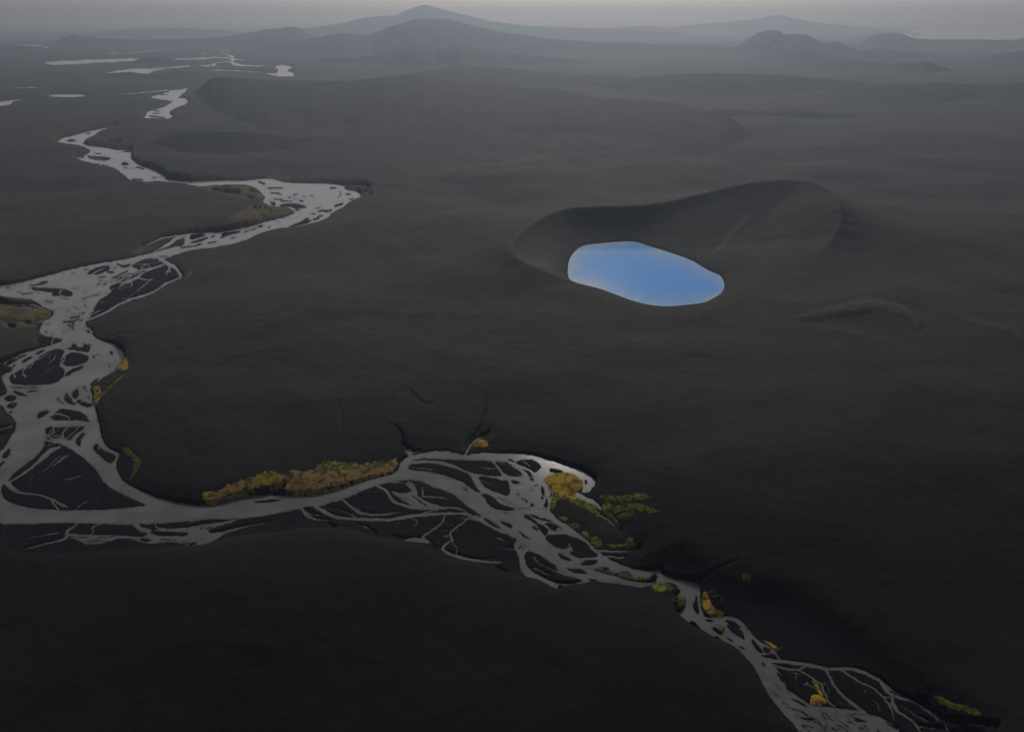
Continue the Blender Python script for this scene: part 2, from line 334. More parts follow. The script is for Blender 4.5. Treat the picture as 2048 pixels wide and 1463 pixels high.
for w_, *p_ in [(10, (900, 1250), (1000, 1225), (1100, 1240)), (8, (700, 1190), (820, 1200), (900, 1195)), (8, (1650, 1220), (1800, 1225)), (10, (1880, 1250), (1990, 1265)), (6, (1000, 1200), (1180, 1190))]:
    SL('C', w_, *p_)
# the reach with the golden bank
W(P('G', (-20, 562), (100, 565), (240, 562), (300, 545), (450, 500), (640, 455), (780, 460), (830, 455), (1000, 460), (1200, 465), (1350, 445), (1500, 415), (1680, 350), (1850, 295), (2048, 255), (2060, 330), (1950, 345), (1750, 420), (1570, 500), (1340, 565), (1180, 580), (1130, 595), (900, 645), (700, 680), (520, 700), (430, 706), (200, 705), (60, 720), (-20, 745)))
SW('G', [20, 14, 12, 8], (800, 455), (850, 425), (960, 410), (980, 375))
L(P('G', (640, 525), (750, 512), (860, 500), (960, 512), (850, 525), (700, 535)), 'slim dark sand bar like a blade in the channel off the golden bank')
L(P('G', (650, 440), (720, 420), (820, 418), (780, 440), (680, 452)))
W(P('G', (-20, 780), (100, 765), (300, 735), (430, 712), (500, 712), (360, 760), (230, 790), (185, 820), (215, 845), (330, 835), (450, 800), (600, 770), (450, 830), (360, 850), (290, 910), (200, 985), (60, 1000), (-20, 990)))
for w_, *p_ in [([12, 10, 5], (450, 805), (600, 775), (800, 735)), ([40, 44, 36, 32, 28], (1290, 578), (1360, 620), (1470, 680), (1600, 700), (2048, 715)), ([30, 28, 22, 14, 8], (1150, 600), (1170, 640), (1230, 690), (1320, 712), (1430, 716)),
                ([14, 12, 6], (1180, 630), (1260, 660), (1380, 675)), ([20, 24, 20, 20, 18, 18], (1560, 500), (1640, 570), (1700, 630), (1760, 655), (1900, 660), (2048, 655)), (8, (1700, 590), (1750, 620)), (8, (1340, 560), (1420, 560), (1450, 610))]:
    SW('G', w_, *p_)
SL('G', 12, (175, 800), (215, 785))
SL('G', 14, (115, 802), (122, 804))
SL('G', 22, (0, 960), (60, 950))
# the braided fan and the outflow
W(P('H', (-20, 580), (100, 540), (250, 490), (400, 460), (470, 430), (510, 370), (510, 340), (560, 285), (600, 265), (720, 235), (850, 215), (1000, 210), (1070, 235), (1180, 255), (1300, 235))
  + P('I', (160, 230), (320, 240), (440, 245), (530, 245), (640, 270), (780, 310), (950, 365), (1100, 410), (1190, 460), (1235, 510), (1235, 560), (1190, 590), (1180, 640), (1090, 640), (1100, 610), (1110, 540), (1060, 480), (990, 440), (900, 430), (790, 450), (700, 500), (740, 560), (790, 620), (800, 680), (770, 740), (765, 830), (820, 880), (860, 930), (940, 960), (1040, 1040), (1150, 1130), (1230, 1210), (1330, 1290), (1480, 1370), (1600, 1410))
  + P('K', (850, 605), (1060, 620), (1120, 605), (1150, 650), (1250, 690), (1380, 715), (1480, 725), (1555, 770), (1535, 850), (1545, 960), (1565, 1050), (1600, 1100), (1780, 1080), (1900, 1090), (1980, 1160))
  + P('L', (1040, 640), (1110, 720), (1250, 790), (1340, 905), (1210, 908), (1260, 960), (1330, 1040), (1390, 1160), (1400, 1220), (1500, 1280))
  + P('M', (720, 1150), (790, 1170), (900, 1170), (1000, 1190), (1240, 1215), (1400, 1270), (1500, 1310), (1600, 1380), (1700, 1500), (1800, 1700), (700, 1700), (580, 1440), (540, 1370), (450, 1280), (370, 1180), (290, 1080), (230, 960), (180, 850))
  + P('L', (1050, 980), (980, 900), (870, 790), (740, 740), (640, 720), (560, 655), (420, 600), (350, 530), (290, 470), (270, 440), (340, 410), (370, 340), (360, 290), (340, 262), (240, 268))
  + P('K', (1330, 850), (1330, 810), (1270, 770), (1180, 745), (1090, 750), (1030, 770), (940, 790), (850, 780), (700, 750), (560, 740), (420, 720))
  + P('J', (1900, 840), (1690, 880), (1610, 935), (1580, 935), (1520, 880), (1400, 805), (1290, 795), (1230, 700), (1220, 590), (1170, 490), (1170, 440), (1200, 405), (1130, 360), (1000, 320), (850, 240), (720, 165))
  + P('H', (1340, 890), (1340, 870), (1270, 820), (1200, 780), (1140, 720), (1050, 650), (950, 610), (820, 570), (740, 520), (600, 510), (450, 515), (310, 550), (250, 575), (100, 620), (-20, 670)))
L(P('H', (590, 380), (610, 350), (720, 335), (860, 335), (970, 360), (1090, 400), (1200, 440), (1240, 470), (1265, 530), (1310, 600), (1340, 630), (1290, 630), (1200, 560), (1120, 510), (1000, 470), (880, 440), (700, 410), (600, 400)), 'curved black sand bar like a boomerang at the head of the braided fan')
L(P('H', (610, 315), (680, 295), (800, 288), (900, 295), (1050, 300), (1200, 310), (1440, 305), (1480, 350), (1530, 420), (1560, 465), (1480, 475), (1330, 450), (1220, 430), (1130, 380), (1000, 330), (900, 310), (700, 305)), 'long tapering sand bar along the upper channel of the braided fan')
L(P('H', (1470, 310), (1580, 315), (1680, 370), (1750, 430), (1790, 470), (1650, 475), (1580, 450), (1540, 390)), 'brown almond shaped sand bar right of the long tapering bar')
L(P('I', (310, 300), (380, 290), (400, 330), (500, 295), (600, 300), (670, 350), (680, 380), (620, 440), (560, 400), (500, 370), (420, 340)), 'brown lobed sand bar under the top channel, above the golden moss')
L(P('I', (430, 370), (500, 400), (570, 430), (605, 490), (600, 530), (560, 500), (540, 440)))
L(P('H', (1300, 460), (1500, 490), (1560, 520), (1600, 500), (1630, 540), (1640, 680), (1560, 660), (1430, 610), (1350, 560)), 'black four sided sand bar in the middle of the braided fan')
L(P('H', (1335, 650), (1400, 650), (1480, 690), (1520, 740), (1600, 780), (1700, 800), (1660, 820), (1560, 820), (1470, 800), (1410, 750), (1380, 690)), 'dark teardrop sand bar below the four sided bar')
L(P('H', (1650, 510), (1700, 505), (1750, 540), (1670, 550)))
L(P('H', (1145, 580), (1180, 595), (1212, 632), (1180, 620)))
L(P('I', (670, 570), (700, 570), (715, 650), (705, 720), (680, 700)), 'upright narrow sand bar left of the golden moss')
L(P('I', (560, 780), (585, 735), (605, 785)))
L(P('I', (730, 690), (750, 700), (740, 790), (700, 785)))
L(P('I', (770, 640), (790, 650), (780, 700), (760, 690)))
L(P('I', (745, 390), (800, 385), (920, 420), (880, 435), (790, 445)))
L(P('I', (1120, 495), (1150, 520), (1150, 555), (1125, 545)))
L(P('I', (1090, 645), (1170, 635), (1165, 670), (1100, 670)))
L(P('H', (1365, 880), (1430, 920), (1540, 990), (1530, 1005), (1440, 970), (1380, 920)), 'thin lens of black sand in midstream, first of three below the fan')
L(P('H', (1530, 915), (1620, 950), (1660, 970), (1655, 1010), (1580, 970)), 'stubby pointed lens of black sand in midstream, second of three below the fan')
L(P('H', (1720, 1025), (1790, 1070), (1850, 1120), (1820, 1115), (1740, 1060)), 'sharp sliver of black sand in midstream, last of three below the fan')
L(P('I', (500, 870), (545, 860), (600, 910), (650, 950), (620, 960), (560, 920), (510, 890)))
L(P('I', (585, 985), (620, 985), (655, 1020), (640, 1030), (590, 1010)))
L(P('I', (620, 950), (690, 960), (750, 1010), (745, 1060), (715, 1085), (680, 1050), (650, 1000)))
L(P('I', (545, 855), (600, 865), (700, 900), (780, 920), (830, 945), (720, 930), (620, 905)))
L(P('I', (700, 945), (810, 950), (880, 1000), (920, 1040), (860, 1035), (770, 1020), (760, 990)))
L(P('I', (730, 1070), (820, 1065), (930, 1060), (1000, 1090), (1090, 1120), (1160, 1170), (1190, 1220), (1280, 1290), (1180, 1300), (1050, 1305), (960, 1260), (1010, 1220), (960, 1180), (930, 1220), (850, 1210), (760, 1150), (725, 1110)), 'broad brown black sand bar under the green cushions of moss')
L(P('I', (845, 1260), (900, 1270), (950, 1300), (1000, 1330), (940, 1335), (870, 1300)))
L(P('I', (1075, 1370), (1130, 1330), (1200, 1325), (1270, 1335), (1230, 1365), (1150, 1385)), 'eye shaped black sand bar upstream of the reddish gravel bar')
L(P('J', (1690, 685), (1780, 695), (1880, 710), (1930, 750), (1820, 750), (1740, 725)), 'flat black sand bar left of the reddish gravel bar')
L(P('J', (1270, 530), (1340, 515), (1430, 560), (1530, 620), (1600, 680), (1615, 730), (1700, 770), (1820, 800), (1890, 830), (1720, 860), (1590, 840), (1480, 800), (1370, 730), (1290, 680)), 'large black sand bar on the near side of the narrowing river')
L(P('J', (1610, 900), (1620, 870), (1690, 870), (1660, 900)))
L(P('K', (370, 700), (440, 705), (550, 725), (430, 722)))
L(P('K', (430, 610), (500, 580), (590, 572), (630, 625), (700, 645), (735, 622), (815, 630), (830, 668), (950, 680), (1000, 705), (1050, 672), (1095, 670), (1095, 700), (1070, 738), (930, 742), (800, 715), (660, 668), (560, 650)), 'reddish gravel bar with bare channels like roots in the narrow river')
L(P('K', (1170, 740), (1230, 735), (1300, 765), (1320, 785), (1240, 765)))
L(P('K', (1260, 800), (1300, 800), (1350, 835), (1290, 865), (1255, 860)))
L(P('K', (1455, 960), (1490, 920), (1495, 870), (1510, 880), (1505, 930), (1525, 1010), (1520, 1060), (1480, 1030)), 'upright black bar splitting the stream beside the brown boulder')
L(P('K', (1410, 1135), (1470, 1150), (1560, 1215), (1500, 1205), (1430, 1170)), 'thin slanting bar below the upright black bar, near the left bank')
L(P('K', (1580, 1115), (1640, 1110), (1690, 1135), (1610, 1140)))
L(P('K', (1770, 1120), (1850, 1120), (1930, 1165), (1960, 1210), (1880, 1190)))
L(P('K', (1805, 1165), (1870, 1180), (1950, 1215), (1985, 1270), (2000, 1335), (1930, 1290), (1840, 1230)), 'dark kite shaped bar downstream of the brown boulder')
L(P('K', (1650, 1200), (1720, 1190), (1790, 1190), (1780, 1250), (1740, 1275), (1690, 1235)))
L(P('K', (1655, 1300), (1720, 1300), (1765, 1335), (1690, 1330)))
L(P('L', (1035, 700), (1080, 730), (1130, 790), (1170, 850), (1110, 840), (1060, 780)))
L(P('L', (1170, 770), (1250, 820), (1190, 850), (1160, 810)))
L(P('L', (1130, 870), (1190, 860), (1270, 850), (1330, 905), (1240, 900), (1180, 890)))
L(P('L', (1290, 1030), (1330, 1060), (1370, 1130), (1380, 1165), (1330, 1110)))
for b_, w_, *p_ in [('I', 10, (490, 310), (560, 360)), ('I', 10, (400, 300), (420, 345)), ('H', 6, (1490, 550), (1510, 580)), ('I', 16, (960, 1165), (1000, 1215), (940, 1250)), ('I', [30, 20], (850, 1010), (900, 1030)),
                    ('J', [10, 12, 5], (1370, 575), (1400, 620), (1470, 670)), ('K', 8, (500, 590), (560, 600), (640, 620)), ('K', 6, (470, 620), (560, 625)), ('K', [40, 16], (1120, 620), (1060, 650)), ('K', 10, (1020, 640), (1060, 660))]:
    SW(b_, w_, *p_)
for b_, w_, *p_ in [('I', 20, (440, 650), (444, 655)), ('I', 14, (480, 690), (510, 712), (530, 730)), ('K', 12, (1820, 1310), (1870, 1340)), ('L', 12, (925, 785), (960, 800)), ('L', 20, (1155, 950), (1170, 970)),
                    ('M', [10, 22, 8], (530, 1095), (620, 1140), (700, 1180)), ('M', [6, 14, 12], (480, 1180), (600, 1210), (750, 1290)), ('M', 8, (440, 1130), (500, 1160)), ('M', [12, 26, 12], (620, 1290), (700, 1300), (770, 1300)),
                    ('M', [10, 26, 14], (1140, 1270), (1220, 1315), (1280, 1320)), ('M', 8, (820, 1210), (880, 1300), (900, 1400)), ('M', 8, (1140, 1250), (1350, 1255)), ('M', 14, (1500, 1330), (1600, 1400)),
                    ('M', 7, (360, 940), (420, 1000)), ('M', 7, (330, 1010), (380, 1060)), ('M', 8, (860, 1240), (960, 1320)), ('M', 7, (800, 1300), (840, 1400)), ('M', 7, (960, 1250), (1040, 1340)), ('M', 14, (1270, 1370), (1280, 1376)),
                    ('M', 6, (560, 1100), (700, 1150)), ('M', 8, (500, 1350), (560, 1420)), ('M', 9, (640, 1360), (760, 1390)), ('H', 6, (1480, 550), (1380, 500)), ('J', 8, (1040, 125), (1120, 128)), ('I', 7, (240, 690), (320, 720), (400, 760)),
                    ('I', 6, (440, 800), (560, 795)), ('I', 6, (640, 790), (760, 830)), ('I', 8, (600, 570), (640, 560)), ('I', 8, (740, 580), (780, 640)), ('I', 7, (750, 730), (730, 800)), ('I', 6, (560, 600), (600, 620)),
                    ('J', 12, (1220, 490), (1240, 460)), ('J', 8, (1250, 510), (1270, 470)), ('J', 6, (1280, 450), (1330, 510)), ('K', 6, (90, 610), (140, 630)), ('K', 6, (400, 590), (440, 600))]:
    SL(b_, w_, *p_)
# threads beside the fan
SW('H', [26, 30, 36, 34, 30, 36, 30, 20, 14, 14], (280, 570), (370, 610), (400, 670), (440, 720), (520, 760), (640, 790), (850, 800), (1060, 790), (1130, 800), (1200, 850))
W(P('H', (420, 610), (480, 640), (600, 640), (660, 590), (600, 520), (650, 540), (680, 600), (700, 680), (760, 720), (900, 770), (1050, 790), (800, 790), (640, 770), (540, 720), (440, 650)))
for w_, *p_ in [([40, 40, 30, 24, 16], (600, 540), (640, 600), (680, 680), (760, 740), (900, 780)), ([14, 14, 12, 4], (740, 680), (860, 680), (960, 690), (1060, 715)), (16, (740, 590), (745, 660)), (14, (400, 530), (520, 530), (590, 560)),
                ([30, 30, 30, 30, 30, 34, 32, 24, 24, 30, 50], (-20, 905), (150, 910), (300, 915), (430, 915), (550, 890), (700, 870), (850, 855), (1050, 850), (1200, 855), (1240, 880), (1300, 900)),
                ([16, 22, 22, 16, 14, 5], (-20, 760), (60, 820), (150, 855), (300, 865), (430, 850), (520, 835)), (10, (700, 870), (800, 830), (900, 820)), (8, (490, 930), (510, 945), (480, 965)), ([10, 12, 10, 3], (640, 905), (690, 920), (680, 960), (620, 1000)),
                ([16, 20, 18, 18, 22], (970, 880), (945, 950), (860, 1010), (770, 1070), (730, 1110)), ([18, 18, 18, 24, 24, 20, 30, 36, 36, 34, 30, 10], (1220, 890), (1140, 960), (1060, 1010), (1020, 1060), (1050, 1120), (1000, 1150), (950, 1190), (960, 1240), (1050, 1280), (1200, 1320), (1400, 1350), (1560, 1350)),
                ([14, 12, 12, 10], (1050, 1120), (1060, 1170), (1100, 1200), (1090, 1260)), (16, (960, 1075), (1000, 1085)), ([14, 8, 4], (640, 235), (690, 220), (730, 215)), ([14, 20, 16, 14, 12, 6], (1180, 250), (1220, 190), (1250, 130), (1310, 85), (1390, 60), (1420, 40))]:
    SW('H', w_, *p_)
W(P('H', (540, 1125), (620, 1095), (720, 1105), (790, 1115), (830, 1160), (720, 1150), (640, 1140), (570, 1140)))
W(P('H', (600, 265), (560, 210), (530, 160), (550, 150), (590, 190), (630, 200), (640, 235), (620, 260)))
L(P('H', (420, 650), (480, 690), (510, 725), (460, 720)))
SL('H', [8, 18, 8], (640, 670), (720, 730), (800, 780))
SL('H', 6, (520, 690), (600, 740))
SL('H', 5, (560, 690), (660, 750))
SL('H', 10, (565, 180), (595, 220))
SL('H', 10, (690, 580), (715, 610))
for w_, *p_ in [([14, 18, 20, 18], (460, 410), (600, 420), (750, 420), (910, 410)), (12, (520, 475), (650, 470), (680, 490), (760, 480))]:
    SW('K', w_, *p_)
SW('I', [50, 50, 40, 30], (1050, 660), (1150, 715), (1230, 745), (1280, 800))
SW('I', [16, 16, 14, 8], (1250, 850), (1350, 910), (1420, 970), (1490, 1025))
# the lowest delta
for w_, *p_ in [([30, 36, 36, 36, 36, 34, 32, 36, 34, 34, 44, 30, 24, 22, 24, 26, 26], (280, 705), (450, 710), (600, 735), (750, 755), (880, 790), (1000, 785), (1120, 780), (1250, 815), (1350, 860), (1440, 910), (1480, 990), (1560, 1060), (1700, 1100), (1800, 1130), (1880, 1190), (1960, 1250), (2048, 1310)),
                ([16, 20, 22, 22, 20], (310, 735), (420, 775), (520, 795), (590, 795), (660, 770)), ([22, 20, 18, 22, 20, 24, 20, 10], (590, 795), (680, 840), (780, 910), (830, 940), (850, 1000), (890, 1080), (910, 1130), (970, 1170)),
                (8, (830, 930), (890, 940), (910, 990), (905, 1060)), ([34, 28, 26, 28, 30, 34, 26], (880, 790), (920, 870), (970, 970), (1040, 1050), (1120, 1120), (1200, 1180), (1270, 1225)),
                ([22, 20, 18, 18, 16, 18, 20, 22, 16, 10], (1040, 800), (1100, 840), (1180, 890), (1260, 940), (1340, 960), (1420, 1030), (1480, 1090), (1530, 1160), (1560, 1230), (1575, 1310)), (16, (1470, 1070), (1550, 1080)),
                ([24, 20, 16, 6], (1440, 910), (1500, 960), (1560, 1010), (1630, 1060)), ([26, 40, 30, 22, 22, 20, 20], (1560, 1090), (1570, 1150), (1600, 1210), (1680, 1260), (1750, 1310), (1810, 1370), (1850, 1434)),
                ([12, 8, 4], (570, 830), (575, 950), (620, 1040)), (5, (1250, 950), (1330, 1010), (1430, 1080)), (14, (345, 600), (380, 660), (420, 700)), (14, (665, 950), (690, 915)), ([12, 6], (1270, 1000), (1290, 1040))]:
    SW('M', w_, *p_)
for w_, *p_ in [([30, 34, 36, 44], (1188, 1310), (1330, 1370), (1480, 1400), (1700, 1480)), (8, (780, 1140), (850, 1200), (930, 1260), (1010, 1290), (1100, 1340)), (10, (940, 1370), (1010, 1390), (1170, 1410)), ([14, 14, 18, 22], (1090, 1210), (1180, 1290), (1250, 1370), (1280, 1500))]:
    SW('N', w_, *p_)

_r = np.random.default_rng(3)
for _ in range(46):                                   # dark threads of wet sand through the lowest shallows
    x0_, y0_ = _r.uniform(480, 1500), _r.uniform(1190, 1440)
    if y0_ < 1180 + max(0, x0_ - 900) * .22:
        continue
    n_, a_ = _r.uniform(30, 110), _r.uniform(.35, .95)
    SL('M', [2, _r.uniform(6, 17), 2], (x0_, y0_), (x0_ + n_ * math.cos(a_) * .5 + _r.uniform(-8, 8), y0_ + n_ * math.sin(a_) * .5 + _r.uniform(-6, 6)), (x0_ + n_ * math.cos(a_), y0_ + n_ * math.sin(a_)))
for _ in range(40):                                   # small flecks along the broad left reach
    x0_, y0_ = _r.uniform(60, 1150), _r.uniform(330, 1000)
    n_ = _r.uniform(12, 45)
    SL('A', [2, _r.uniform(4, 8), 2], (x0_, y0_), (x0_ + n_ * .5, y0_ - n_ * .07 + _r.uniform(-3, 3)), (x0_ + n_, y0_ - n_ * .2))
THREADS = []
for x0, x1, y0, y1, a0, n_, seed_ in ((620, 1240, 905, 1150, .42, 60, 11), (1560, 1960, 1330, 1463, .62, 34, 12), (0, 190, 640, 1000, 2.15, 30, 13), (130, 345, 515, 620, 2.6, 16, 14)):
    _r = np.random.default_rng(seed_)                 # hair thin threads of water over the bars, along the flow
    for _ in range(n_):
        x_, y_, a_ = _r.uniform(x0, x1), _r.uniform(y0, y1), a0 + _r.normal(0, .22)
        len_, bend_ = _r.uniform(30, 95), _r.normal(0, .35)
        pts_, w0 = [], _r.uniform(1.0, 2.3)
        for q_ in range(6):
            pts_.append((x_, y_))
            x_ += len_ / 5 * math.cos(a_); y_ += len_ / 5 * math.sin(a_) * .7
            a_ += bend_ / 5 + _r.normal(0, .16)
        THREADS.append((pts_, [w0 * k_ for k_ in (.4, 1, 1, .9, .7, .2)]))
# crater lake outline, dark wet flats, gullies, pale ridges
LAKE = P('V', (450, 540), (460, 500), (490, 460), (530, 435), (620, 425), (740, 415), (800, 418), (850, 435), (950, 465), (1080, 510), (1120, 535), (1180, 570), (1235, 590), (1255, 640), (1240, 680), (1200, 705), (1150, 730), (1050, 742), (950, 750), (870, 742), (780, 720), (700, 690), (620, 660), (560, 645), (500, 632), (460, 615), (448, 590))
FLATS = [
    P('C', (-300, 1000), (-40, 1200), (60, 1310), (220, 1370), (500, 1385), (1000, 1370), (1500, 1350), (1800, 1330)) + P('G', (200, 990), (500, 925), (900, 880), (1150, 850), (1500, 832), (1740, 850), (1850, 915), (2048, 945))
    + P('H', (600, 1165), (800, 1200), (930, 1290), (1050, 1340)) + P('J', (700, 630), (900, 700), (1100, 770), (1220, 790), (1400, 800), (1580, 930), (1650, 900), (1900, 840), (1600, 680), (1100, 300), (700, 100)) + P('H', (600, 500)) + P('G', (1300, 500), (700, 600)) + P('C', (1600, 950), (600, 980)),
    P('L', (540, 160), (700, 170), (860, 240), (940, 290), (1350, 290), (1480, 370), (1600, 470), (1750, 550), (1900, 650)) + P('N', (200, 480), (330, 560), (450, 680), (600, 820), (800, 950), (1000, 1080), (1300, 1270), (1560, 1380), (1800, 1700), (500, 1700), (0, 1200)) + P('L', (1300, 900), (800, 500), (600, 300)),
    P('A', (1640, 190), (1720, 230), (1860, 385), (1640, 490), (1250, 640), (900, 820), (950, 740), (1020, 610), (1150, 525), (1100, 480), (1330, 275)),
    P('C', (1190, 430), (1230, 350), (1330, 390), (1380, 440), (1370, 520), (1300, 640), (1195, 510)),
    P('B', (-300, 400), (0, 470), (170, 540), (60, 590), (95, 810), (-40, 900), (-300, 950)), P('B', (-300, 1280), (230, 1300), (150, 1434), (-300, 1600)),
    P('K', (1150, 600), (1280, 540), (1400, 600), (1480, 680), (1470, 720), (1300, 690), (1170, 650)),
    P('B', (560, 60), (720, 100), (890, 125), (700, 205), (540, 240), (500, 150)), P('I', (-100, 170), (150, 175), (420, 200), (760, 270), (1000, 330), (1160, 400), (1240, 500), (1180, 470), (700, 300), (100, 240))]
LOWS = [P('K', (400, 715), (1100, 730), (1300, 880), (1250, 1050), (1000, 950), (400, 900)), P('I', (700, 430), (1250, 430), (1300, 600), (1380, 760), (1550, 980), (1500, 1100), (1320, 1200), (1150, 1130), (850, 930), (760, 830)), P('E', (1500, 230), (1800, 250), (1900, 330), (1780, 420), (1600, 460)),
        P('D', (640, 640), (860, 640), (940, 700), (700, 690)), P('H', (520, 140), (700, 150), (1180, 170), (1300, 60), (1440, 30), (1440, 230), (600, 260)), P('K', (450, 380), (940, 380), (900, 560), (560, 560))]
GULLIES = [('H', [26, 30, 16, 4], 3.5, ((560, 170), (530, 80), (480, 45), (410, 30))), ('X', [14, 8, 3], 4.0, ((935, 895), (960, 868), (972, 830))), ('X', [5, 4, 1], 2.5, ((972, 830), (968, 800), (980, 780))), ('A', [10, 14, 4], 3.0, ((1160, 1010), (1250, 1000), (1350, 1040))),
           ('A', [10, 8, 2], 1.5, ((1520, 1345), (1750, 1330), (2010, 1340))), ('K', [24, 16, 8, 3], 2.5, ((1540, 760), (1640, 720), (1760, 680), (1900, 640))), ('X', [5, 4, 1], 2.0, ((686, 880), (690, 860), (680, 830))),
           ('X', [3, 2, 1], .6, ((1480, 1163), (1560, 1135), (1750, 1110))), ('X', [7, 5, 1], 2.5, ((820, 800), (850, 830), (880, 815)))]
RIDGES = [('Q', [14, 44, 62, 66, 60, 48, 30], 5.0, .45, ((240, 480), (440, 450), (620, 410), (800, 380), (950, 378), (1090, 420), (1175, 520))), ('Q', [10, 24, 34, 40, 24], 3.5, .3, ((1380, 400), (1560, 470), (1780, 515), (1940, 560), (2060, 660))),
          ('V', [8, 20, 24, 6], 3.0, .9, ((1195, 490), (1240, 455), (1300, 410), (1360, 370))), ('X', [10, 18, 8], 6.0, .4, ((1005, 345), (1050, 325), (1090, 325))), ('X', [12, 26, 10], 5.0, .25, ((1080, 300), (1110, 292), (1140, 300))),
          ('V', [10, 26, 18, 6], 2.0, .5, ((240, 480), (300, 540), (380, 590), (450, 618)))]

# ------------------------------------------------------------------ terrain grid
gx = np.concatenate([np.arange(-420, -10, 9.0), np.arange(-8, 2058, 1.8), np.arange(2064, 2480, 9.0)])
gy = np.concatenate([np.arange(52, 262, 1.2), np.arange(262, 1472, 1.75), np.arange(1478, 1900, 9.0)])
NX, NY = len(gx), len(gy)
GX, GY = np.meshgrid(gx, gy)
GXw, GYw = ground(GX, GY)                     # world X, Y
DIST = np.hypot(GXw, GYw)
MPP = np.hypot(GYw, CAM_H) / FPX              # metres per pixel across
wamp = np.clip((GY - 60) / 500, .25, 1.0)
fr = smooth((260 - GY) / 120)
WX = GX + fr * (5 * noise(GX / 26, GY / 4, 51) + 2.5 * noise(GX / 9, GY / 2.2, 52)) + wamp * (1.5 * noise(GX / 13, GY / 9, 1) + .9 * noise(GX / 5, GY / 4, 2))
WY = GY + fr * (1.0 * noise(GX / 18, GY / 5, 53) + .7 * noise(GX / 6, GY / 3, 54)) + wamp * (1.2 * noise(GX / 13, GY / 9, 3) + .7 * noise(GX / 5, GY / 4, 4))


def box(pts, margin):
    p = np.array(pts)
    i0, i1 = np.searchsorted(gx, [p[:, 0].min() - margin, p[:, 0].max() + margin])
    j0, j1 = np.searchsorted(gy, [p[:, 1].min() - margin, p[:, 1].max() + margin])
    return slice(max(j0 - 1, 0), j1 + 1), slice(max(i0 - 1, 0), i1 + 1)


F = np.full(GX.shape, -60.0)
U = np.full(GX.shape, -60.0)
WATERS, BARS = [], []
for kind, pts, w, tag in OPS:
    m = 45 if kind[-1] == 'W' else 12
    sl = box(pts, m + (max(w) if w else 0))
    x, y = WX[sl], WY[sl]
    if x.size == 0:
        continue
    if w is None:
        sd = sd_poly(x, y, chaikin(pts))
    elif len(pts) > 2:
        c = chaikin([tuple(p) + (k,) for p, k in zip(pts, w)], False)
        sd = sd_line(x, y, c[:, :2], c[:, 2])
    else:
        sd = sd_line(x, y, pts, w)
    if kind[-1] == 'W':
        F[sl] = np.maximum(F[sl], sd)
        U[sl] = np.maximum(U[sl], sd)
        if tag:
            WATERS.append((tag, sl, sd > -3))
    else:
        F[sl] = np.minimum(F[sl], -sd)
        if tag:
            BARS.append((tag, sl, sd > -1.2))
FP = U + 5.0 * np.clip((GY - 150) / 600, .2, 1)
for pts in FLATS:
    sl = box(pts, 45)
    FP[sl] = np.maximum(FP[sl], sd_poly(GX[sl] + 5 * noise(GX[sl] / 22, GY[sl] / 14, 8) + 2 * noise(GX[sl] / 6, GY[sl] / 4, 9), GY[sl] + 4 * noise(GX[sl] / 22, GY[sl] / 14, 10), chaikin(pts)))
for pts, w in THREADS:
    sl = box(pts, 10)
    c = chaikin([tuple(p) + (k,) for p, k in zip(pts, w)], False)
    sd = sd_line(WX[sl], WY[sl], c[:, :2], c[:, 2])
    F[sl] = np.where(FP[sl] > 3, np.maximum(F[sl], sd), F[sl])
sl_lake = box(LAKE, 60)
lk = np.full(GX.shape, -80.0)
lk[sl_lake] = sd_poly(GX[sl_lake], GY[sl_lake], chaikin(LAKE))


def blur(a, r):
    for ax in (0, 1):
        for _ in range(2):
            c = np.cumsum(np.pad(a, [(r + 1, r) if k == ax else (0, 0) for k in (0, 1)], mode='edge'), axis=ax)
            n = a.shape[ax]
            a = (np.take(c, np.arange(2 * r + 1, 2 * r + 1 + n), axis=ax) - np.take(c, np.arange(0, n), axis=ax)) / (2 * r + 1)
    return a


low = np.maximum(smooth((FP + 6) / 12), smooth((lk + 6) / 12))
for pts in LOWS:
    sl = box(pts, 14)
    low[sl] = np.maximum(low[sl], smooth((sd_poly(GX[sl], GY[sl], chaikin(pts)) + 12) / 16))
valley = np.clip(1 - blur(low, 42), 0, 1) ** 1.4
valley *= smooth((1 - blur(low, 20)) * 1.1)
t_m = np.clip(-FP, 0, 40) * MPP
far = smooth((DIST - 2500) / 5000)
n1 = fbm(GXw / 700, GYw / 700, 4, 20, .4) * (1 - far) + .6 * far * fbm(GXw / 3500, GYw / 3500, 3, 21)
n2 = fbm(GXw / 130, GYw / 130, 4, 40)
n3 = fbm(GXw / 22, GYw / 22, 3, 60)
amp = np.clip(DIST / 1500, .7, 5)
ZL = np.where(FP > 0, 0, np.minimum(2.2, .20 * t_m)) + valley * (10 + (26 + 2 * amp) * (n1 + .25) * 1.0 + 1.0 * n2 * (1 - .8 * far) + 5 * smooth((2300 - DIST) / 1000) * (1 - np.abs(fbm(GXw / 420, GYw / 330, 3, 33, .4)) * 1.6)) + smooth(t_m / 14) * .35 * n3
bar_z = np.minimum(.22 * np.maximum(-F, 0), .55) * (1 + .5 * n3)
Z = np.where(F > 0, -np.minimum(.22 * F, 1.6), np.maximum(bar_z, 0) + np.maximum(ZL, 0) * smooth(-F / 4))
Z = np.where((F <= 0) & (FP > 0), np.maximum(Z, np.minimum(.22 * -F, .35)), Z)
pale = np.zeros(GX.shape)
for b, w, dep, pts in GULLIES:
    pp = P(b, *pts); ww = _w(w, len(pp), BL[b][2])
    sl = box(pp, 20)
    c = chaikin([tuple(p) + (k,) for p, k in zip(pp, ww)], False)
    g = smooth((sd_line(WX[sl], WY[sl], c[:, :2], c[:, 2]) + 3.0) / 6.0)
    Z[sl] = np.where(F[sl] > -2, Z[sl], np.maximum(Z[sl] - dep * g, .3))
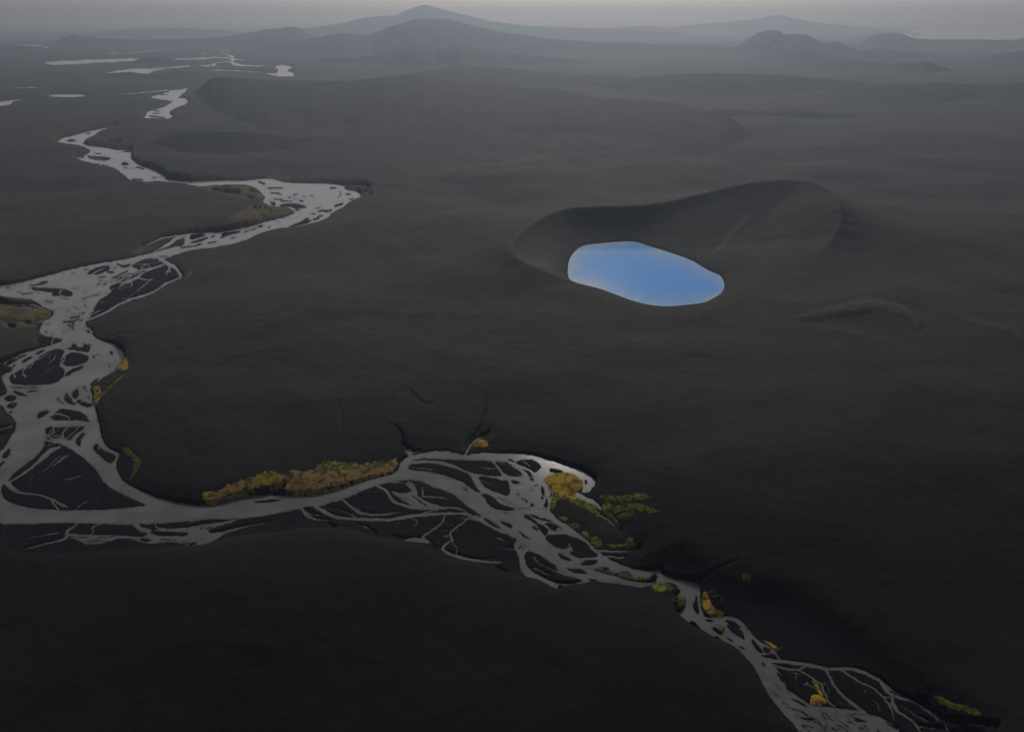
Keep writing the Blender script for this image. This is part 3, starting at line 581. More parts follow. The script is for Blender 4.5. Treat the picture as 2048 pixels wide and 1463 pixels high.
for b, w, hgt, pl, pts in RIDGES:
    pp = P(b, *pts); ww = _w(w, len(pp), BL[b][2])
    sl = box(pp, 30)
    c = chaikin([tuple(p) + (k,) for p, k in zip(pp, ww)], False)
    s_ = sd_line(WX[sl], WY[sl], c[:, :2], c[:, 2])
    Z[sl] += hgt * smooth((s_ + 9) / 14)
    pale[sl] = np.maximum(pale[sl], pl * smooth((s_ + 3.5) / 6) * (.75 + .5 * n3[sl]))

# the crater: a rim of changing height round the lake
RIM = [(1018, 492, 62), (1036, 470, 64), (1075, 438, 68), (1130, 414, 72), (1200, 411, 72), (1310, 408, 74), (1400, 387, 92), (1480, 367, 112), (1560, 357, 126), (1620, 361, 128), (1657, 378, 124), (1680, 404, 118),
       (1686, 438, 92), (1664, 482, 58), (1606, 528, 36), (1530, 570, 24), (1480, 606, 14), (1410, 628, 8), (1330, 634, 7), (1240, 622, 8), (1170, 592, 9), (1128, 562, 14), (1085, 541, 34), (1040, 521, 54)]
rp = np.array([(*ground(px, py, z), z) for px, py, z in RIM])
rp = chaikin([tuple(r) for r in rp])
lw = np.array([ground(px, py) for px, py in chaikin(LAKE)])
sl = (slice(*np.searchsorted(gy, [200, 1000])), slice(*np.searchsorted(gx, [560, 2300])))
x, y = GXw[sl], GYw[sl]
dl = np.maximum(-sd_poly(x, y, lw), 0)
inside = sd_poly(x, y, rp[:, :2]) > 0
best = np.full(x.shape, 1e18); zs = np.zeros(x.shape); ws = np.zeros(x.shape)
for i in range(len(rp)):
    ax, ay, az = rp[i]; bx, by, bz = rp[(i + 1) % len(rp)]
    ex, ey = bx - ax, by - ay
    t = np.clip(((x - ax) * ex + (y - ay) * ey) / (ex * ex + ey * ey + 1e-9), 0, 1)
    d2 = (x - ax - t * ex) ** 2 + (y - ay - t * ey) ** 2
    best = np.minimum(best, d2)
    k_ = math.hypot(ex, ey) / (d2 + 4.0) ** 2.1
    zs += (az + (bz - az) * t) * k_; ws += k_
zc = zs / ws
d = np.sqrt(best)
wv = dl / (dl + d + 1e-6)
zb = Z[sl]
cr = smooth((zc - 32) / 34)
z_in = zc * (cr * (.45 * wv + .55 * wv ** 2.2) + (1 - cr) * (1 - (1 - wv) ** 1.8)) + np.minimum(dl * .08, 1.2) * (1 - wv) + (n2[sl] * 2.0 + n3[sl] * .3) * smooth(dl / 60) * smooth(d / 40)
z_out = zb + np.maximum(zc - zb, 0) * (.5 * cr * np.exp(-d / (25 + .7 * zc)) + (1 - .5 * cr) * np.exp(-(d / (60 + 1.9 * zc)) ** 1.5))
zz = np.where(inside, z_in, z_out)
zz = np.where(lk[sl] > 0, -np.minimum(lk[sl] * .5, 6), zz)
Z[sl] = zz
wet = smooth((FP + 1.5) / 3.5)
wet = np.maximum(wet, smooth((lk + 7) / 6) * .8)
pale[sl] = np.maximum(pale[sl], np.where(inside, smooth((1150 - GX[sl]) / 90) * smooth((1.4 - wv)) * .8 * smooth(dl / 40), 0))  # lit left inner wall of the crater, painted paler into the sand
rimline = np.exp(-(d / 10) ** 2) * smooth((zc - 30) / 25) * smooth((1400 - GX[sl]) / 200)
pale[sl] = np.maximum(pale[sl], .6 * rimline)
painted_falloff = smooth((GYw - 560 - .25 * np.maximum(GXw - 100, 0) + 170 * n1 + 40 * n2) / 850)  # painted light falloff: sand darkened in the foreground, brighter with distance
olive = smooth((430 - GX + 60 * noise(GX / 90, GY / 40, 5)) / 200) * smooth((330 - GY) / 60) * smooth((GY - 90) / 60)
olive = np.maximum(olive, .7 * smooth((300 - GX) / 260) * smooth((470 - GY) / 120) * smooth(n2 + .2))


# ------------------------------------------------------------------ materials
def mat(name):
    m = bpy.data.materials.new(name)
    m.use_nodes = True
    n, l = m.node_tree.nodes, m.node_tree.links
    return m, n, l, n['Principled BSDF']


def nz(n, l, scale, detail=4, rough=.55, coord=None):
    t = n.new('ShaderNodeTexNoise')
    t.inputs['Scale'].default_value = scale
    t.inputs['Detail'].default_value = detail
    t.inputs['Roughness'].default_value = rough
    if coord is not None:
        l.new(coord, t.inputs['Vector'])
    return t.outputs['Fac']


def ramp(n, l, fac, stops):
    r = n.new('ShaderNodeValToRGB')
    el = r.color_ramp.elements
    while len(el) < len(stops):
        el.new(.5)
    for e_, (p, c) in zip(el, stops):
        e_.position = p
        e_.color = (*c, 1)
    l.new(fac, r.inputs[0])
    return r.outputs[0]


def mix(n, l, fac, a_, b_):
    m = n.new('ShaderNodeMix')
    m.data_type = 'RGBA'
    for s_, v in ((0, fac), (6, a_), (7, b_)):
        if isinstance(v, (int, float)):
            m.inputs[s_].default_value = v
        elif isinstance(v, tuple):
            m.inputs[s_].default_value = (*v, 1)
        else:
            l.new(v, m.inputs[s_])
    return m.outputs[2]


def math_(n, l, op, a_, b_):
    m = n.new('ShaderNodeMath')
    m.operation = op
    for s_, v in ((0, a_), (1, b_)):
        if isinstance(v, (int, float)):
            m.inputs[s_].default_value = v
        else:
            l.new(v, m.inputs[s_])
    return m.outputs[0]


def attr(n, name):
    t = n.new('ShaderNodeAttribute')
    t.attribute_name = name
    return t.outputs['Fac']


def pos(n):
    return n.new('ShaderNodeNewGeometry').outputs['Position']


def bump(n, l, b, h, strength, dist):
    t = n.new('ShaderNodeBump')
    t.inputs['Strength'].default_value = strength
    t.inputs['Distance'].default_value = dist
    l.new(h, t.inputs['Height'])
    l.new(t.outputs[0], b.inputs['Normal'])


def sand_material():
    m, n, l, b = mat('black_sand')
    p = pos(n)
    f1, f2, f3 = nz(n, l, .004, 5, .6, p), nz(n, l, .03, 5, .6, p), nz(n, l, .35, 4, .7, p)
    dry = ramp(n, l, f1, [(.25, (.029, .0268, .0248)), (.5, (.038, .0350, .0322)), (.8, (.048, .0430, .0386))])
    dry2 = ramp(n, l, f2, [(.3, (.82, .81, .81)), (.5, (1.0, .98, .96)), (.7, (1.2, 1.16, 1.12))])
    mm = n.new('ShaderNodeMix'); mm.data_type = 'RGBA'; mm.blend_type = 'MULTIPLY'; mm.inputs[0].default_value = 1
    l.new(dry, mm.inputs[6]); l.new(dry2, mm.inputs[7])
    c = mm.outputs[2]
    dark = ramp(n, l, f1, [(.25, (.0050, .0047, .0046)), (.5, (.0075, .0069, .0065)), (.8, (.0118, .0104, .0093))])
    c = mix(n, l, attr(n, 'painted_falloff'), dark, c)  # foreground darkening mixed into the sand colour
    c = mix(n, l, attr(n, 'olive'), c, (.034, .030, .018))
    c = mix(n, l, attr(n, 'pale'), c, (.095, .080, .068))
    fw = math_(n, l, 'ADD', attr(n, 'wet'), math_(n, l, 'MULTIPLY', math_(n, l, 'SUBTRACT', f2, .5), .5))
    fw = math_(n, l, 'SMOOTH_MAX', math_(n, l, 'MULTIPLY', fw, attr(n, 'wet')), 0)
    wetc = ramp(n, l, nz(n, l, .02, 4, .6, p), [(.3, (.0018, .0033, .0054)), (.55, (.0027, .0040, .0056)), (.75, (.0075, .0060, .0052))])
    c = mix(n, l, fw, c, wetc)
    l.new(c, b.inputs['Base Color'])
    b.inputs['Roughness'].default_value = .92
    b.inputs['Specular IOR Level'].default_value = .08
    bump(n, l, b, math_(n, l, 'ADD', f3, math_(n, l, 'MULTIPLY', f2, 3.0)), .6, 1.0)
    return m


def water_material(name, deep, shallow, rough, spec, use_shore=False, silt_sheen=None):
    m, n, l, b = mat(name)
    p = pos(n)
    f = nz(n, l, .012, 5, .6, p)
    c = ramp(n, l, f, [(.3, deep), (.7, shallow)])
    if use_shore:
        c = mix(n, l, attr(n, 'shore'), deep, shallow)
        c = mix(n, l, math_(n, l, 'MULTIPLY', ramp(n, l, nz(n, l, .02, 6, .7, p), [(.35, (0, 0, 0)), (.7, (1, 1, 1))]), .35), c, (.17, .44, .86))
    if silt_sheen:
        streak = n.new('ShaderNodeMapping')
        streak.inputs['Scale'].default_value = (.35, 1.0, 1.0)
        l.new(p, streak.inputs['Vector'])
        fs = nz(n, l, .035, 6, .65, streak.outputs[0])
        c = mix(n, l, math_(n, l, 'MULTIPLY', ramp(n, l, fs, [(.45, (0, 0, 0)), (.68, (1, 1, 1))]), .45), c, (.20, .186, .172))
        c = mix(n, l, attr(n, 'silt_sheen'), c, silt_sheen)  # silt tone that also carries the painted sky reflection
        sh = math_(n, l, 'MULTIPLY', attr(n, 'shallow'), ramp(n, l, nz(n, l, .08, 5, .7, p), [(.35, (.25, .25, .25)), (.65, (1, 1, 1))]))
        c = mix(n, l, sh, c, (.042, .038, .035))
    l.new(c, b.inputs['Base Color'])
    b.inputs['Roughness'].default_value = rough
    b.inputs['Specular IOR Level'].default_value = spec
    b.inputs['IOR'].default_value = 1.33
    bump(n, l, b, nz(n, l, .25, 3, .6, p), .08, .3)
    return m


def moss_material(name, stops, scale=.09):
    m, n, l, b = mat(name)
    p = pos(n)
    c = ramp(n, l, nz(n, l, scale, 6, .65, p), stops)
    fine = ramp(n, l, nz(n, l, .9, 4, .7, p), [(.3, (.45, .45, .45)), (.65, (1.25, 1.25, 1.25))])
    mm = n.new('ShaderNodeMix'); mm.data_type = 'RGBA'; mm.blend_type = 'MULTIPLY'; mm.inputs[0].default_value = 1
    l.new(c, mm.inputs[6]); l.new(fine, mm.inputs[7])
    l.new(mm.outputs[2], b.inputs['Base Color'])
    b.inputs['Roughness'].default_value = .95
    b.inputs['Specular IOR Level'].default_value = .1
    bump(n, l, b, nz(n, l, 1.2, 4, .7, p), .8, .5)
    return m


SAND = sand_material()
RIVER = water_material('silty_river_water', (.098, .096, .094), (.122, .118, .113), .10, .5, silt_sheen=(.36, .325, .30))
LAKEM = water_material('blue_lake_water', (.075, .36, .92), (.36, .49, .62), .10, .12, True)
GOLD = moss_material('golden_moss', [(.30, (.030, .024, .010)), (.42, (.14, .088, .016)), (.53, (.38, .245, .028)), (.64, (.26, .155, .028)), (.78, (.15, .13, .024))])
TAN = moss_material('tan_moss', [(.30, (.018, .014, .009)), (.42, (.11, .08, .026)), (.52, (.32, .205, .065)), (.62, (.24, .16, .04)), (.72, (.05, .045, .014))])
GREEN = moss_material('green_moss', [(.32, (.012, .012, .007)), (.45, (.05, .055, .011)), (.60, (.15, .155, .018)), (.8, (.07, .08, .015))], .14)
BROWN = moss_material('brown_heath', [(.3, (.03, .025, .016)), (.5, (.085, .064, .03)), (.7, (.15, .105, .042))], .03)
REDDISH = moss_material('reddish_gravel', [(.3, (.03, .024, .02)), (.5, (.07, .048, .038)), (.7, (.11, .08, .066))], .3)
ROCK = moss_material('brown_rock', [(.3, (.02, .015, .012)), (.5, (.05, .034, .026)), (.7, (.075, .055, .045))], .3)
STONE = moss_material('pale_stone', [(.3, (.03, .03, .03)), (.7, (.085, .085, .085))], .5)


# ------------------------------------------------------------------ mesh helpers
def link(name, me, kind=None, label=None, cat=None, group=None):
    o = bpy.data.objects.new(name, me)
    COL.objects.link(o)
    for k, v in (('kind', kind), ('label', label), ('category', cat), ('group', group)):
        if v:
            o[k] = v
    return o


def mesh(name, v, q, m, attrs=None):
    me = bpy.data.meshes.new(name)
    me.vertices.add(len(v))
    me.vertices.foreach_set('co', np.ascontiguousarray(v, dtype=np.float32).ravel())
    n = len(q)
    me.loops.add(n * 4)
    me.loops.foreach_set('vertex_index', np.ascontiguousarray(q, dtype=np.int32).ravel())
    me.polygons.add(n)
    me.polygons.foreach_set('loop_start', np.arange(0, n * 4, 4, dtype=np.int32))
    me.polygons.foreach_set('use_smooth', np.ones(n, dtype=bool))
    me.update(calc_edges=True)
    for k, a_ in (attrs or {}).items():
        at = me.attributes.new(k, 'FLOAT', 'POINT')
        at.data.foreach_set('value', np.ascontiguousarray(a_, dtype=np.float32).ravel())
    me.materials.append(m)
    return me


def sub(name, cells, zarr, m, attrs=None):
    """mesh of the chosen grid cells; cells is a bool array (NY-1, NX-1)"""
    j, i = np.nonzero(cells)
    a_ = j * NX + i
    q = np.stack([a_ + NX, a_ + NX + 1, a_ + 1, a_], 1)
    used, inv = np.unique(q, return_inverse=True)
    v = np.stack([GXw.ravel()[used], GYw.ravel()[used], (zarr.ravel()[used] if not np.isscalar(zarr) else np.full(len(used), zarr))], 1)
    return mesh(name, v, inv.reshape(-1, 4), m, {k: b_.ravel()[used] for k, b_ in (attrs or {}).items()})


def cellmask(vm):
    return vm[:-1, :-1] | vm[1:, :-1] | vm[:-1, 1:] | vm[1:, 1:]


ATT = {'painted_falloff': painted_falloff, 'wet': wet, 'pale': np.clip(pale, 0, 1), 'olive': olive}
taken = np.zeros((NY - 1, NX - 1), bool)
bar_cells = []
for label, sl, m in BARS:
    vm = np.zeros(GX.shape, bool)
    vm[sl] = m
    c = vm[:-1, :-1] & vm[1:, :-1] & vm[:-1, 1:] & vm[1:, 1:] & ~taken
    if c.any():
        taken |= c
        bar_cells.append((label, c))
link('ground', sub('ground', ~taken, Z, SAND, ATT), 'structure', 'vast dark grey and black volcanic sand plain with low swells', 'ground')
for label, c in bar_cells:
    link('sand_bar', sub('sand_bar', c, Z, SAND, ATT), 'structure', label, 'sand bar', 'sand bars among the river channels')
big = 82000.0
link('plain', mesh('plain', [(-big, -4000, -9), (big, -4000, -9), (big, 94000, -9), (-big, 94000, -9)], [(0, 1, 2, 3)], SAND), 'structure')

shallow = np.exp(-np.maximum(F, 0) / 1.6) * .9 + .55 * smooth((fbm(GX / 30, GY / 14, 4, 71) - .25) / .5) * np.exp(-np.maximum(F, 0) / 7)
shallow = np.clip(shallow, 0, .95)
# water: paler upstream, from silt and from far sky reflection painted into its colour
silt_sheen = np.clip(np.clip((GYw - 700) / 1500, 0, 1) ** .8 + .2 * noise(GXw / 60, GYw / 60, 61), 0, 1)
wtaken = np.zeros((NY - 1, NX - 1), bool)
for (nm, label, cat), sl, m in WATERS:
    vm = np.zeros(GX.shape, bool)
    vm[sl] = m
    c = cellmask(vm) & ~wtaken
    if c.any():
        wtaken |= c
        link(nm, sub(nm, c, 0.0, RIVER, {'silt_sheen': silt_sheen, 'shallow': shallow}), 'structure', label, cat)
c = cellmask(F > -3) & ~wtaken
link('river', sub('river', c, 0.0, RIVER, {'silt_sheen': silt_sheen, 'shallow': shallow}), 'structure', 'pale grey braided river winding across the black sand', 'river')
c = cellmask(lk > -4)
shore = np.exp(-np.maximum(lk, 0) / 15) * (1 + .8 * smooth((1230 - GX) / 90)) * (1 + .5 * noise(GX / 25, GY / 14, 6))
link('crater_lake', sub('crater_lake', c, 0.0, LAKEM, {'shore': np.clip(shore, 0, 1)}), 'structure', 'bright sky blue lake in the black sand crater', 'lake')


# ------------------------------------------------------------------ hills and mountains
def hill(name, label, pts, kf=5.0, kb=4.0, rough=1.0, seed=0, sharp=1.25, tails=True):
    pts = [tuple(p) for p in pts]
    for end in (0, -1):                                # run both ends down to the plain
        x_, y_, d_ = pts[end]
        t0 = math.atan2(CAM_H, d_ * 1000)
        pg = CY - FPX * math.tan(PITCH - t0)
        if pg > y_ + 1 and tails:
            g_ = pg - y_
            ext = [(x_ + (-1 if end == 0 else 1) * g_ * k_, y_ + g_ * f_, d_) for k_, f_ in ((1.6, .45), (3.6, .8), (6.5, 1.0))]
            pts = ext[::-1] + pts if end == 0 else pts + ext
    pts = np.array(pts, float)
    n, m = max(60, int((pts[-1, 0] - pts[0, 0]) / 3.0)), 44
    px = np.linspace(pts[0, 0], pts[-1, 0], n)
    py, D = np.interp(px, pts[:, 0], pts[:, 1]), np.interp(px, pts[:, 0], pts[:, 2]) * 1000
    k = np.array([.2, .6, .2])
    for _ in range(2):
        py = np.convolve(np.pad(py, 1, mode='edge'), k, 'valid')
    py = py + .9 * rough * fbm(px / 16, px * 0 + seed, 4, seed)
    u, v = (px - CX) / FPX, (CY - py) / FPX
    den = cP + v * sP
    zc_ = CAM_H + D * (-sP + v * cP) / den       # height that puts the crest there at depth D
    ex = u / den
    endf = smooth(np.minimum(np.arange(n), np.arange(n)[::-1]) / (n * .06))
    zc_ = np.maximum(zc_, 4) * (.15 + .85 * endf)
    Lf = np.maximum(zc_, 25)
    if kf > 10:                                        # a plateau: its long front apron widens gradually
        kk = np.ones(n // 5 | 1) / (n // 5 | 1)
        Lf = np.minimum(np.convolve(np.pad(Lf, len(kk) // 2, mode='edge'), kk, 'valid'), 400)
    t = np.concatenate([-np.linspace(1, 0, m // 2 + 6) ** 1.3, np.linspace(0, 1, m // 2)[1:] ** 1.3])
    kf = kf * (1.7 if D.mean() > 7000 else 1.0)
    Lf, Lb = kf * Lf, kb * np.maximum(zc_, 25)
    T_, I_ = np.meshgrid(t, np.arange(n), indexing='ij')
    depth = D[I_] + np.where(T_ < 0, T_ * Lf[I_], T_ * Lb[I_])
    ez = ex[I_]
    X_, Y_ = ez * depth, depth
    sc = np.median(zc_) * 2.2 + 60
    gul = fbm(X_ / sc, Y_ / sc, 5, seed + 3, .55)
    prof = .5 * (1 - np.abs(T_)) ** (sharp + .8) + .5 * (.5 + .5 * np.cos(np.pi * T_))
    prof = prof * (1 - .35 * (1 - prof) * np.abs(gul) * rough * 2)
    zz_ = zc_[I_] * prof - 8 * (np.abs(T_) > .985) - 1.5 + np.where(T_ == 0, 1.5, gul * .05 * zc_[I_] * (1 - prof))
    a_ = (np.arange(len(t) - 1)[:, None] * n + np.arange(n - 1)[None]).ravel()
    q = np.stack([a_, a_ + 1, a_ + n + 1, a_ + n], 1)
    vv = np.stack([X_.ravel(), Y_.ravel(), zz_.ravel()], 1)
    ol = np.full(len(vv), .5 if px.mean() < 420 and D.mean() < 16000 else 0.0)
    zero = np.zeros(len(vv))
    return link(name, mesh(name, vv, q, SAND, {'painted_falloff': zero + 1, 'wet': zero, 'pale': zero, 'olive': ol}), 'structure', label, 'mountain' if 'mountain' in name else 'hill')


def at(d, *pts):
    return [(x_, y_, d) for x_, y_ in pts]


hill('hill', 'long black plateau in the middle distance right of the upper river', [(352, 189, 6.5), (375, 183, 6.5), (400, 170, 6.4), (420, 158, 6.3), (440, 153, 6.2), (470, 156, 6.1), (520, 160, 6.0), (600, 162, 5.9), (700, 162, 5.8), (760, 155, 5.8), (830, 150, 5.8), (870, 158, 5.7), (920, 166, 5.6), (1000, 172, 5.5), (1060, 178, 5.4), (1110, 176, 5.3), (1150, 185, 5.2), (1200, 197, 5.0), (1300, 200, 4.8), (1350, 206, 4.6), (1420, 225, 4.3), (1520, 245, 4.0)], 17, 5, .4, 1, 1.25, False)
hill('hill', 'low black dome beside the river above the wide bend', [(230, 312, 3.5), (265, 299, 3.6), (300, 284, 3.7), (340, 272, 3.75), (400, 264, 3.75), (480, 264, 3.75), (560, 272, 3.75), (640, 284, 3.75), (740, 296, 3.7), (860, 309, 3.6), (980, 322, 3.45), (1060, 332, 3.35)], 7, 7, .25, 2, 1.6, False)
hill('hill', 'low dark ridge on the far left plain in front of the strip lakes', at(8.3, (-80, 160), (-40, 158), (45, 156), (80, 148), (125, 147), (175, 149), (210, 147), (260, 145), (285, 149), (310, 146), (345, 145), (390, 145), (440, 152)), 9, 6, .8, 3)
hill('hill', 'tiny low mound between the two strip lakes', at(11, (262, 123), (280, 118), (310, 115), (335, 117), (362, 122)), 5, 4, .5, 4)
hill('hill', 'mid grey plateau right behind the long black plateau', at(7.6, (780, 152), (860, 141), (920, 133), (1000, 135), (1060, 142), (1150, 148), (1260, 153)), 9, 5, .7, 5)
hill('hill', 'twin topped blue grey ridge below the pointed mountain', at(11, (600, 128), (660, 117), (740, 113), (800, 100), (840, 93), (870, 98), (890, 97), (920, 90), (950, 97), (1000, 105), (1100, 115), (1200, 124), (1300, 132)), 6, 5, .9, 6)
hill('hill', 'broad hazy shoulder right in front of the pointed mountain', at(15, (600, 80), (640, 74), (680, 71), (740, 70), (790, 50), (830, 40), (860, 36), (900, 40), (960, 55), (1020, 67), (1100, 78), (1200, 85), (1350, 89), (1500, 94)), 5, 4, .8, 7)
hill('mountain', 'pointed hazy mountain on the skyline, highest in the picture', at(26, (540, 66), (620, 56), (680, 47), (730, 35), (790, 31), (820, 18), (850, 9), (880, 18), (930, 30), (980, 42), (1050, 52), (1150, 56), (1250, 58), (1360, 64)), 4, 4, .7, 8, 1.1)
hill('hill', 'long low hazy hill with a dome at its left end', at(18, (85, 99), (100, 92), (115, 80), (140, 70), (175, 73), (205, 77), (280, 79), (345, 78), (410, 77), (455, 73), (500, 66), (530, 59), (560, 57), (580, 53), (595, 55), (612, 64), (640, 77)), 6, 4, .7, 9)
hill('hill', 'faint low hill behind the silver line of water', at(29, (175, 72), (200, 64), (235, 60), (300, 58), (360, 56), (430, 60), (490, 64)), 5, 4, .7, 10)
hill('hill', 'small hazy knoll left below the pointed mountain', at(15, (605, 84), (650, 71), (680, 66), (720, 70), (790, 84)), 6, 4, .7, 11)
hill('hill', 'flat hazy rise cut by the left picture edge', at(15, (-160, 97), (-40, 95), (40, 93), (90, 97), (130, 104)), 8, 5, .7, 12)
hill('hill', 'dark double knob on the hazy skyline left of the far lake', at(14, (1480, 90), (1495, 79), (1512, 67), (1526, 62), (1543, 61), (1560, 63), (1570, 70), (1587, 68), (1615, 70), (1628, 77), (1645, 85), (1659, 85), (1673, 83), (1690, 91), (1725, 103)), 4.5, 4, .9, 13)
hill('hill', 'low swell between the double knob and the far lake', at(12.5, (1680, 110), (1730, 101), (1760, 98), (1800, 102), (1880, 111)), 7, 4, .7, 14)
hill('hill', 'low hump in front of the double knob', at(11.5, (1540, 111), (1560, 106), (1587, 99), (1608, 97), (1638, 104), (1680, 113)), 6, 4, .7, 15)
hill('hill', 'dark twin knoll below the far lake', at(9.2, (1750, 140), (1775, 133), (1799, 127), (1826, 126), (1854, 123), (1871, 128), (1900, 139)), 5, 4, .8, 16)
hill('hill', 'smooth long swell left of the dark twin knoll', at(10, (1560, 131), (1655, 120), (1690, 121), (1740, 123), (1800, 131)), 8, 5, .7, 17)
hill('hill', 'hazy headland along the near shore of the far lake', at(17, (1690, 98), (1715, 88), (1740, 73), (1758, 67), (1789, 66), (1806, 69), (1826, 76), (1860, 80), (1963, 80), (2025, 81), (2048, 76), (2090, 68), (2200, 66)), 5, 4, .6, 18)
hill('hill', 'blue grey slope cut by the right picture edge', at(11, (1930, 122), (1960, 117), (1980, 112), (2014, 106), (2060, 101), (2140, 100)), 7, 4, .7, 19)
hill('mountain', 'faintest range of peaks on the skyline right of the pointed mountain', at(34, (1180, 60), (1280, 52), (1340, 55), (1400, 48), (1460, 44), (1510, 38), (1540, 32), (1560, 30), (1580, 35), (1650, 47), (1740, 56), (1820, 64)), 4, 4, .8, 20)

hill('hill', 'faint low rise on the plain right of the long black plateau', at(4.9, (1390, 227), (1430, 217), (1490, 221), (1540, 223), (1590, 220), (1640, 226), (1720, 232)), 8, 6, .4, 21)
hill('hill', 'soft wide swell in the blue haze behind the faint low rise', at(7.0, (1230, 160), (1330, 150), (1430, 146), (1540, 149), (1640, 157), (1720, 162)), 9, 6, .4, 22)
hill('hill', 'dim bank of land in the haze at the right below the dark twin knoll', at(6.2, (1680, 178), (1780, 169), (1880, 166), (1960, 170), (2060, 165), (2160, 168)), 9, 6, .4, 23)
hill('hill', 'short black swell above the crater, right of the low black dome', at(4.1, (960, 262), (1030, 252), (1100, 247), (1180, 249), (1260, 256), (1330, 263)), 9, 7, .3, 24)

# ------------------------------------------------------------------ moss, rocks, stones
def ground_z(px, py):
    fi = np.interp(px, gx, np.arange(NX)); fj = np.interp(py, gy, np.arange(NY))
    i, j = np.minimum(fi.astype(int), NX - 2), np.minimum(fj.astype(int), NY - 2)
    a_, b_ = fi - i, fj - j
    return (Z[j, i] * (1 - a_) + Z[j, i + 1] * a_) * (1 - b_) + (Z[j + 1, i] * (1 - a_) + Z[j + 1, i + 1] * a_) * b_


def patch(name, pts, m, h, label, cat, kind='stuff', step=1.1, lump=1.0, edge=5.0, group=None, gaps=0.0, fray=0.0):
    p = np.array(pts)
    px, py = np.meshgrid(np.arange(p[:, 0].min() - 3, p[:, 0].max() + 3, step), np.arange(p[:, 1].min() - 3, p[:, 1].max() + 3, step))
    s_ = sd_poly(px + 1.6 * noise(px / 7, py / 5, 11) + 1.2 * noise(px / 3, py / 2.5, 12), py + fray * noise(px / 9, py / 7, 19) + .7 * fray * noise(px / 3.5, py / 3, 22) + 1.4 * noise(px / 7, py / 5, 13) + .9 * noise(px / 3, py / 2.5, 14), chaikin(pts))
    X_, Y_ = ground(px, py)
    ca, sa = math.cos(.5), math.sin(.5)
    xr, yr = X_ * ca + Y_ * sa, -X_ * sa + Y_ * ca
    lumps = .5 + fbm(xr / 11, yr / 6, 5, 15, .6)
    z = ground_z(px, py) + (.30 if kind == 'stuff' else 0) * smooth((s_ + 1.2) / 1.5) + smooth((s_ + .8) / edge) * (h if kind == 'thing' else .16 * h) * (.5 + .6 * lump * lumps) - .45 * (s_ < -.6) - .05
    if gaps:
        z = z - gaps * smooth((fbm(xr / 17 + 9, yr / 8, 4, 18, .6) - .12) / .25)
    keep = s_ > -1.6
    n = px.shape[1]
    c = keep[:-1, :-1] & keep[1:, :-1] & keep[:-1, 1:] & keep[1:, 1:]
    j, i = np.nonzero(c)
    a_ = j * n + i
    q = np.stack([a_ + n, a_ + n + 1, a_ + 1, a_], 1)
    if len(q) == 0:
        return None
    used, inv = np.unique(q, return_inverse=True)
    v = np.stack([X_.ravel()[used], Y_.ravel()[used], z.ravel()[used]], 1)
    return link(name, mesh(name, v, inv.reshape(-1, 4), m), kind, label, cat, group)


MB_ = 'moss banks along the river'
patch('moss', P('G', (140, 500), (200, 480), (300, 480), (400, 430), (560, 390), (700, 340), (850, 310), (960, 330), (1000, 300), (1200, 310), (1280, 290), (1400, 220), (1500, 200), (1600, 200), (1750, 205), (1900, 180), (2048, 145), (2120, 110), (2130, 170), (2060, 250), (1850, 300), (1680, 350), (1500, 415), (1350, 450), (1200, 468), (1000, 460), (960, 400), (830, 405), (700, 425), (450, 505), (300, 545), (250, 560), (160, 555)), TAN, 1.4, 'long ochre and tan moss bank along the far side of the river', 'moss', group=MB_, gaps=.12, fray=4)
patch('moss', P('G', (640, 385), (720, 345), (860, 318), (950, 335), (965, 380), (940, 405), (830, 408), (700, 415)), GOLD, 2.2, 'brightest yellow cushion on the long ochre bank', 'moss', group=MB_)
patch('moss', P('G', (130, 500), (200, 478), (300, 490), (290, 545), (230, 560), (150, 552)), GOLD, 2.0, 'yellow tip at the left end of the long ochre bank', 'moss', group=MB_)
patch('moss', P('G', (1280, 290), (1400, 215), (1500, 195), (1640, 200), (1780, 205), (1950, 165), (2110, 120), (2120, 150), (1950, 210), (1700, 260), (1480, 300), (1350, 320)), GREEN, 1.8, 'olive green crest along the back of the long ochre bank', 'moss', group=MB_, gaps=.25, fray=6)
patch('moss', P('I', (700, 500), (740, 460), (830, 440), (980, 430), (1040, 470), (1110, 520), (1110, 590), (1050, 625), (1010, 640), (1060, 690), (1040, 740), (950, 710), (850, 690), (810, 650), (790, 620), (740, 555)), GOLD, 2.2, 'golden moss island rounded by the hooked channel', 'moss', group=MB_)
patch('moss', P('I', (800, 670), (850, 690), (960, 700), (1060, 690), (1160, 740), (1190, 770), (1250, 760), (1240, 810), (1290, 870), (1240, 885), (1160, 830), (1060, 790), (960, 730), (860, 710), (825, 745), (800, 830), (765, 830), (770, 740)), GREEN, 2.0, 'olive yellow strip of moss curling below the golden island', 'moss', group=MB_)
for k, (pts, lab) in enumerate([
        (((1250, 700), (1350, 700), (1420, 740), (1560, 780), (1700, 800), (1800, 850), (1700, 860), (1540, 820), (1400, 780)), 'uppermost green moss streak on the dark slope right of the golden island'),
        (((1420, 820), (1500, 830), (1640, 870), (1750, 920), (1850, 980), (1920, 1000), (1800, 990), (1650, 945), (1500, 890), (1420, 880)), 'long green moss streak running out to a thin tail on the dark slope'),
        (((1300, 850), (1380, 850), (1420, 900), (1460, 960), (1500, 1020), (1440, 1000), (1370, 930)), 'short steep moss streak beside the little side stream'),
        (((1300, 780), (1350, 760), (1400, 800), (1430, 850), (1380, 860), (1310, 850)), 'dark green moss clump where the streaks meet'),
        (((1450, 900), (1560, 920), (1640, 960), (1560, 975), (1470, 950)), 'faint dark moss patch under the long green streak')]):
    patch('moss', P('I', *pts), GREEN, 2.4, lab, 'moss', group='green moss streaks on the dark slope', gaps=.35, fray=4)
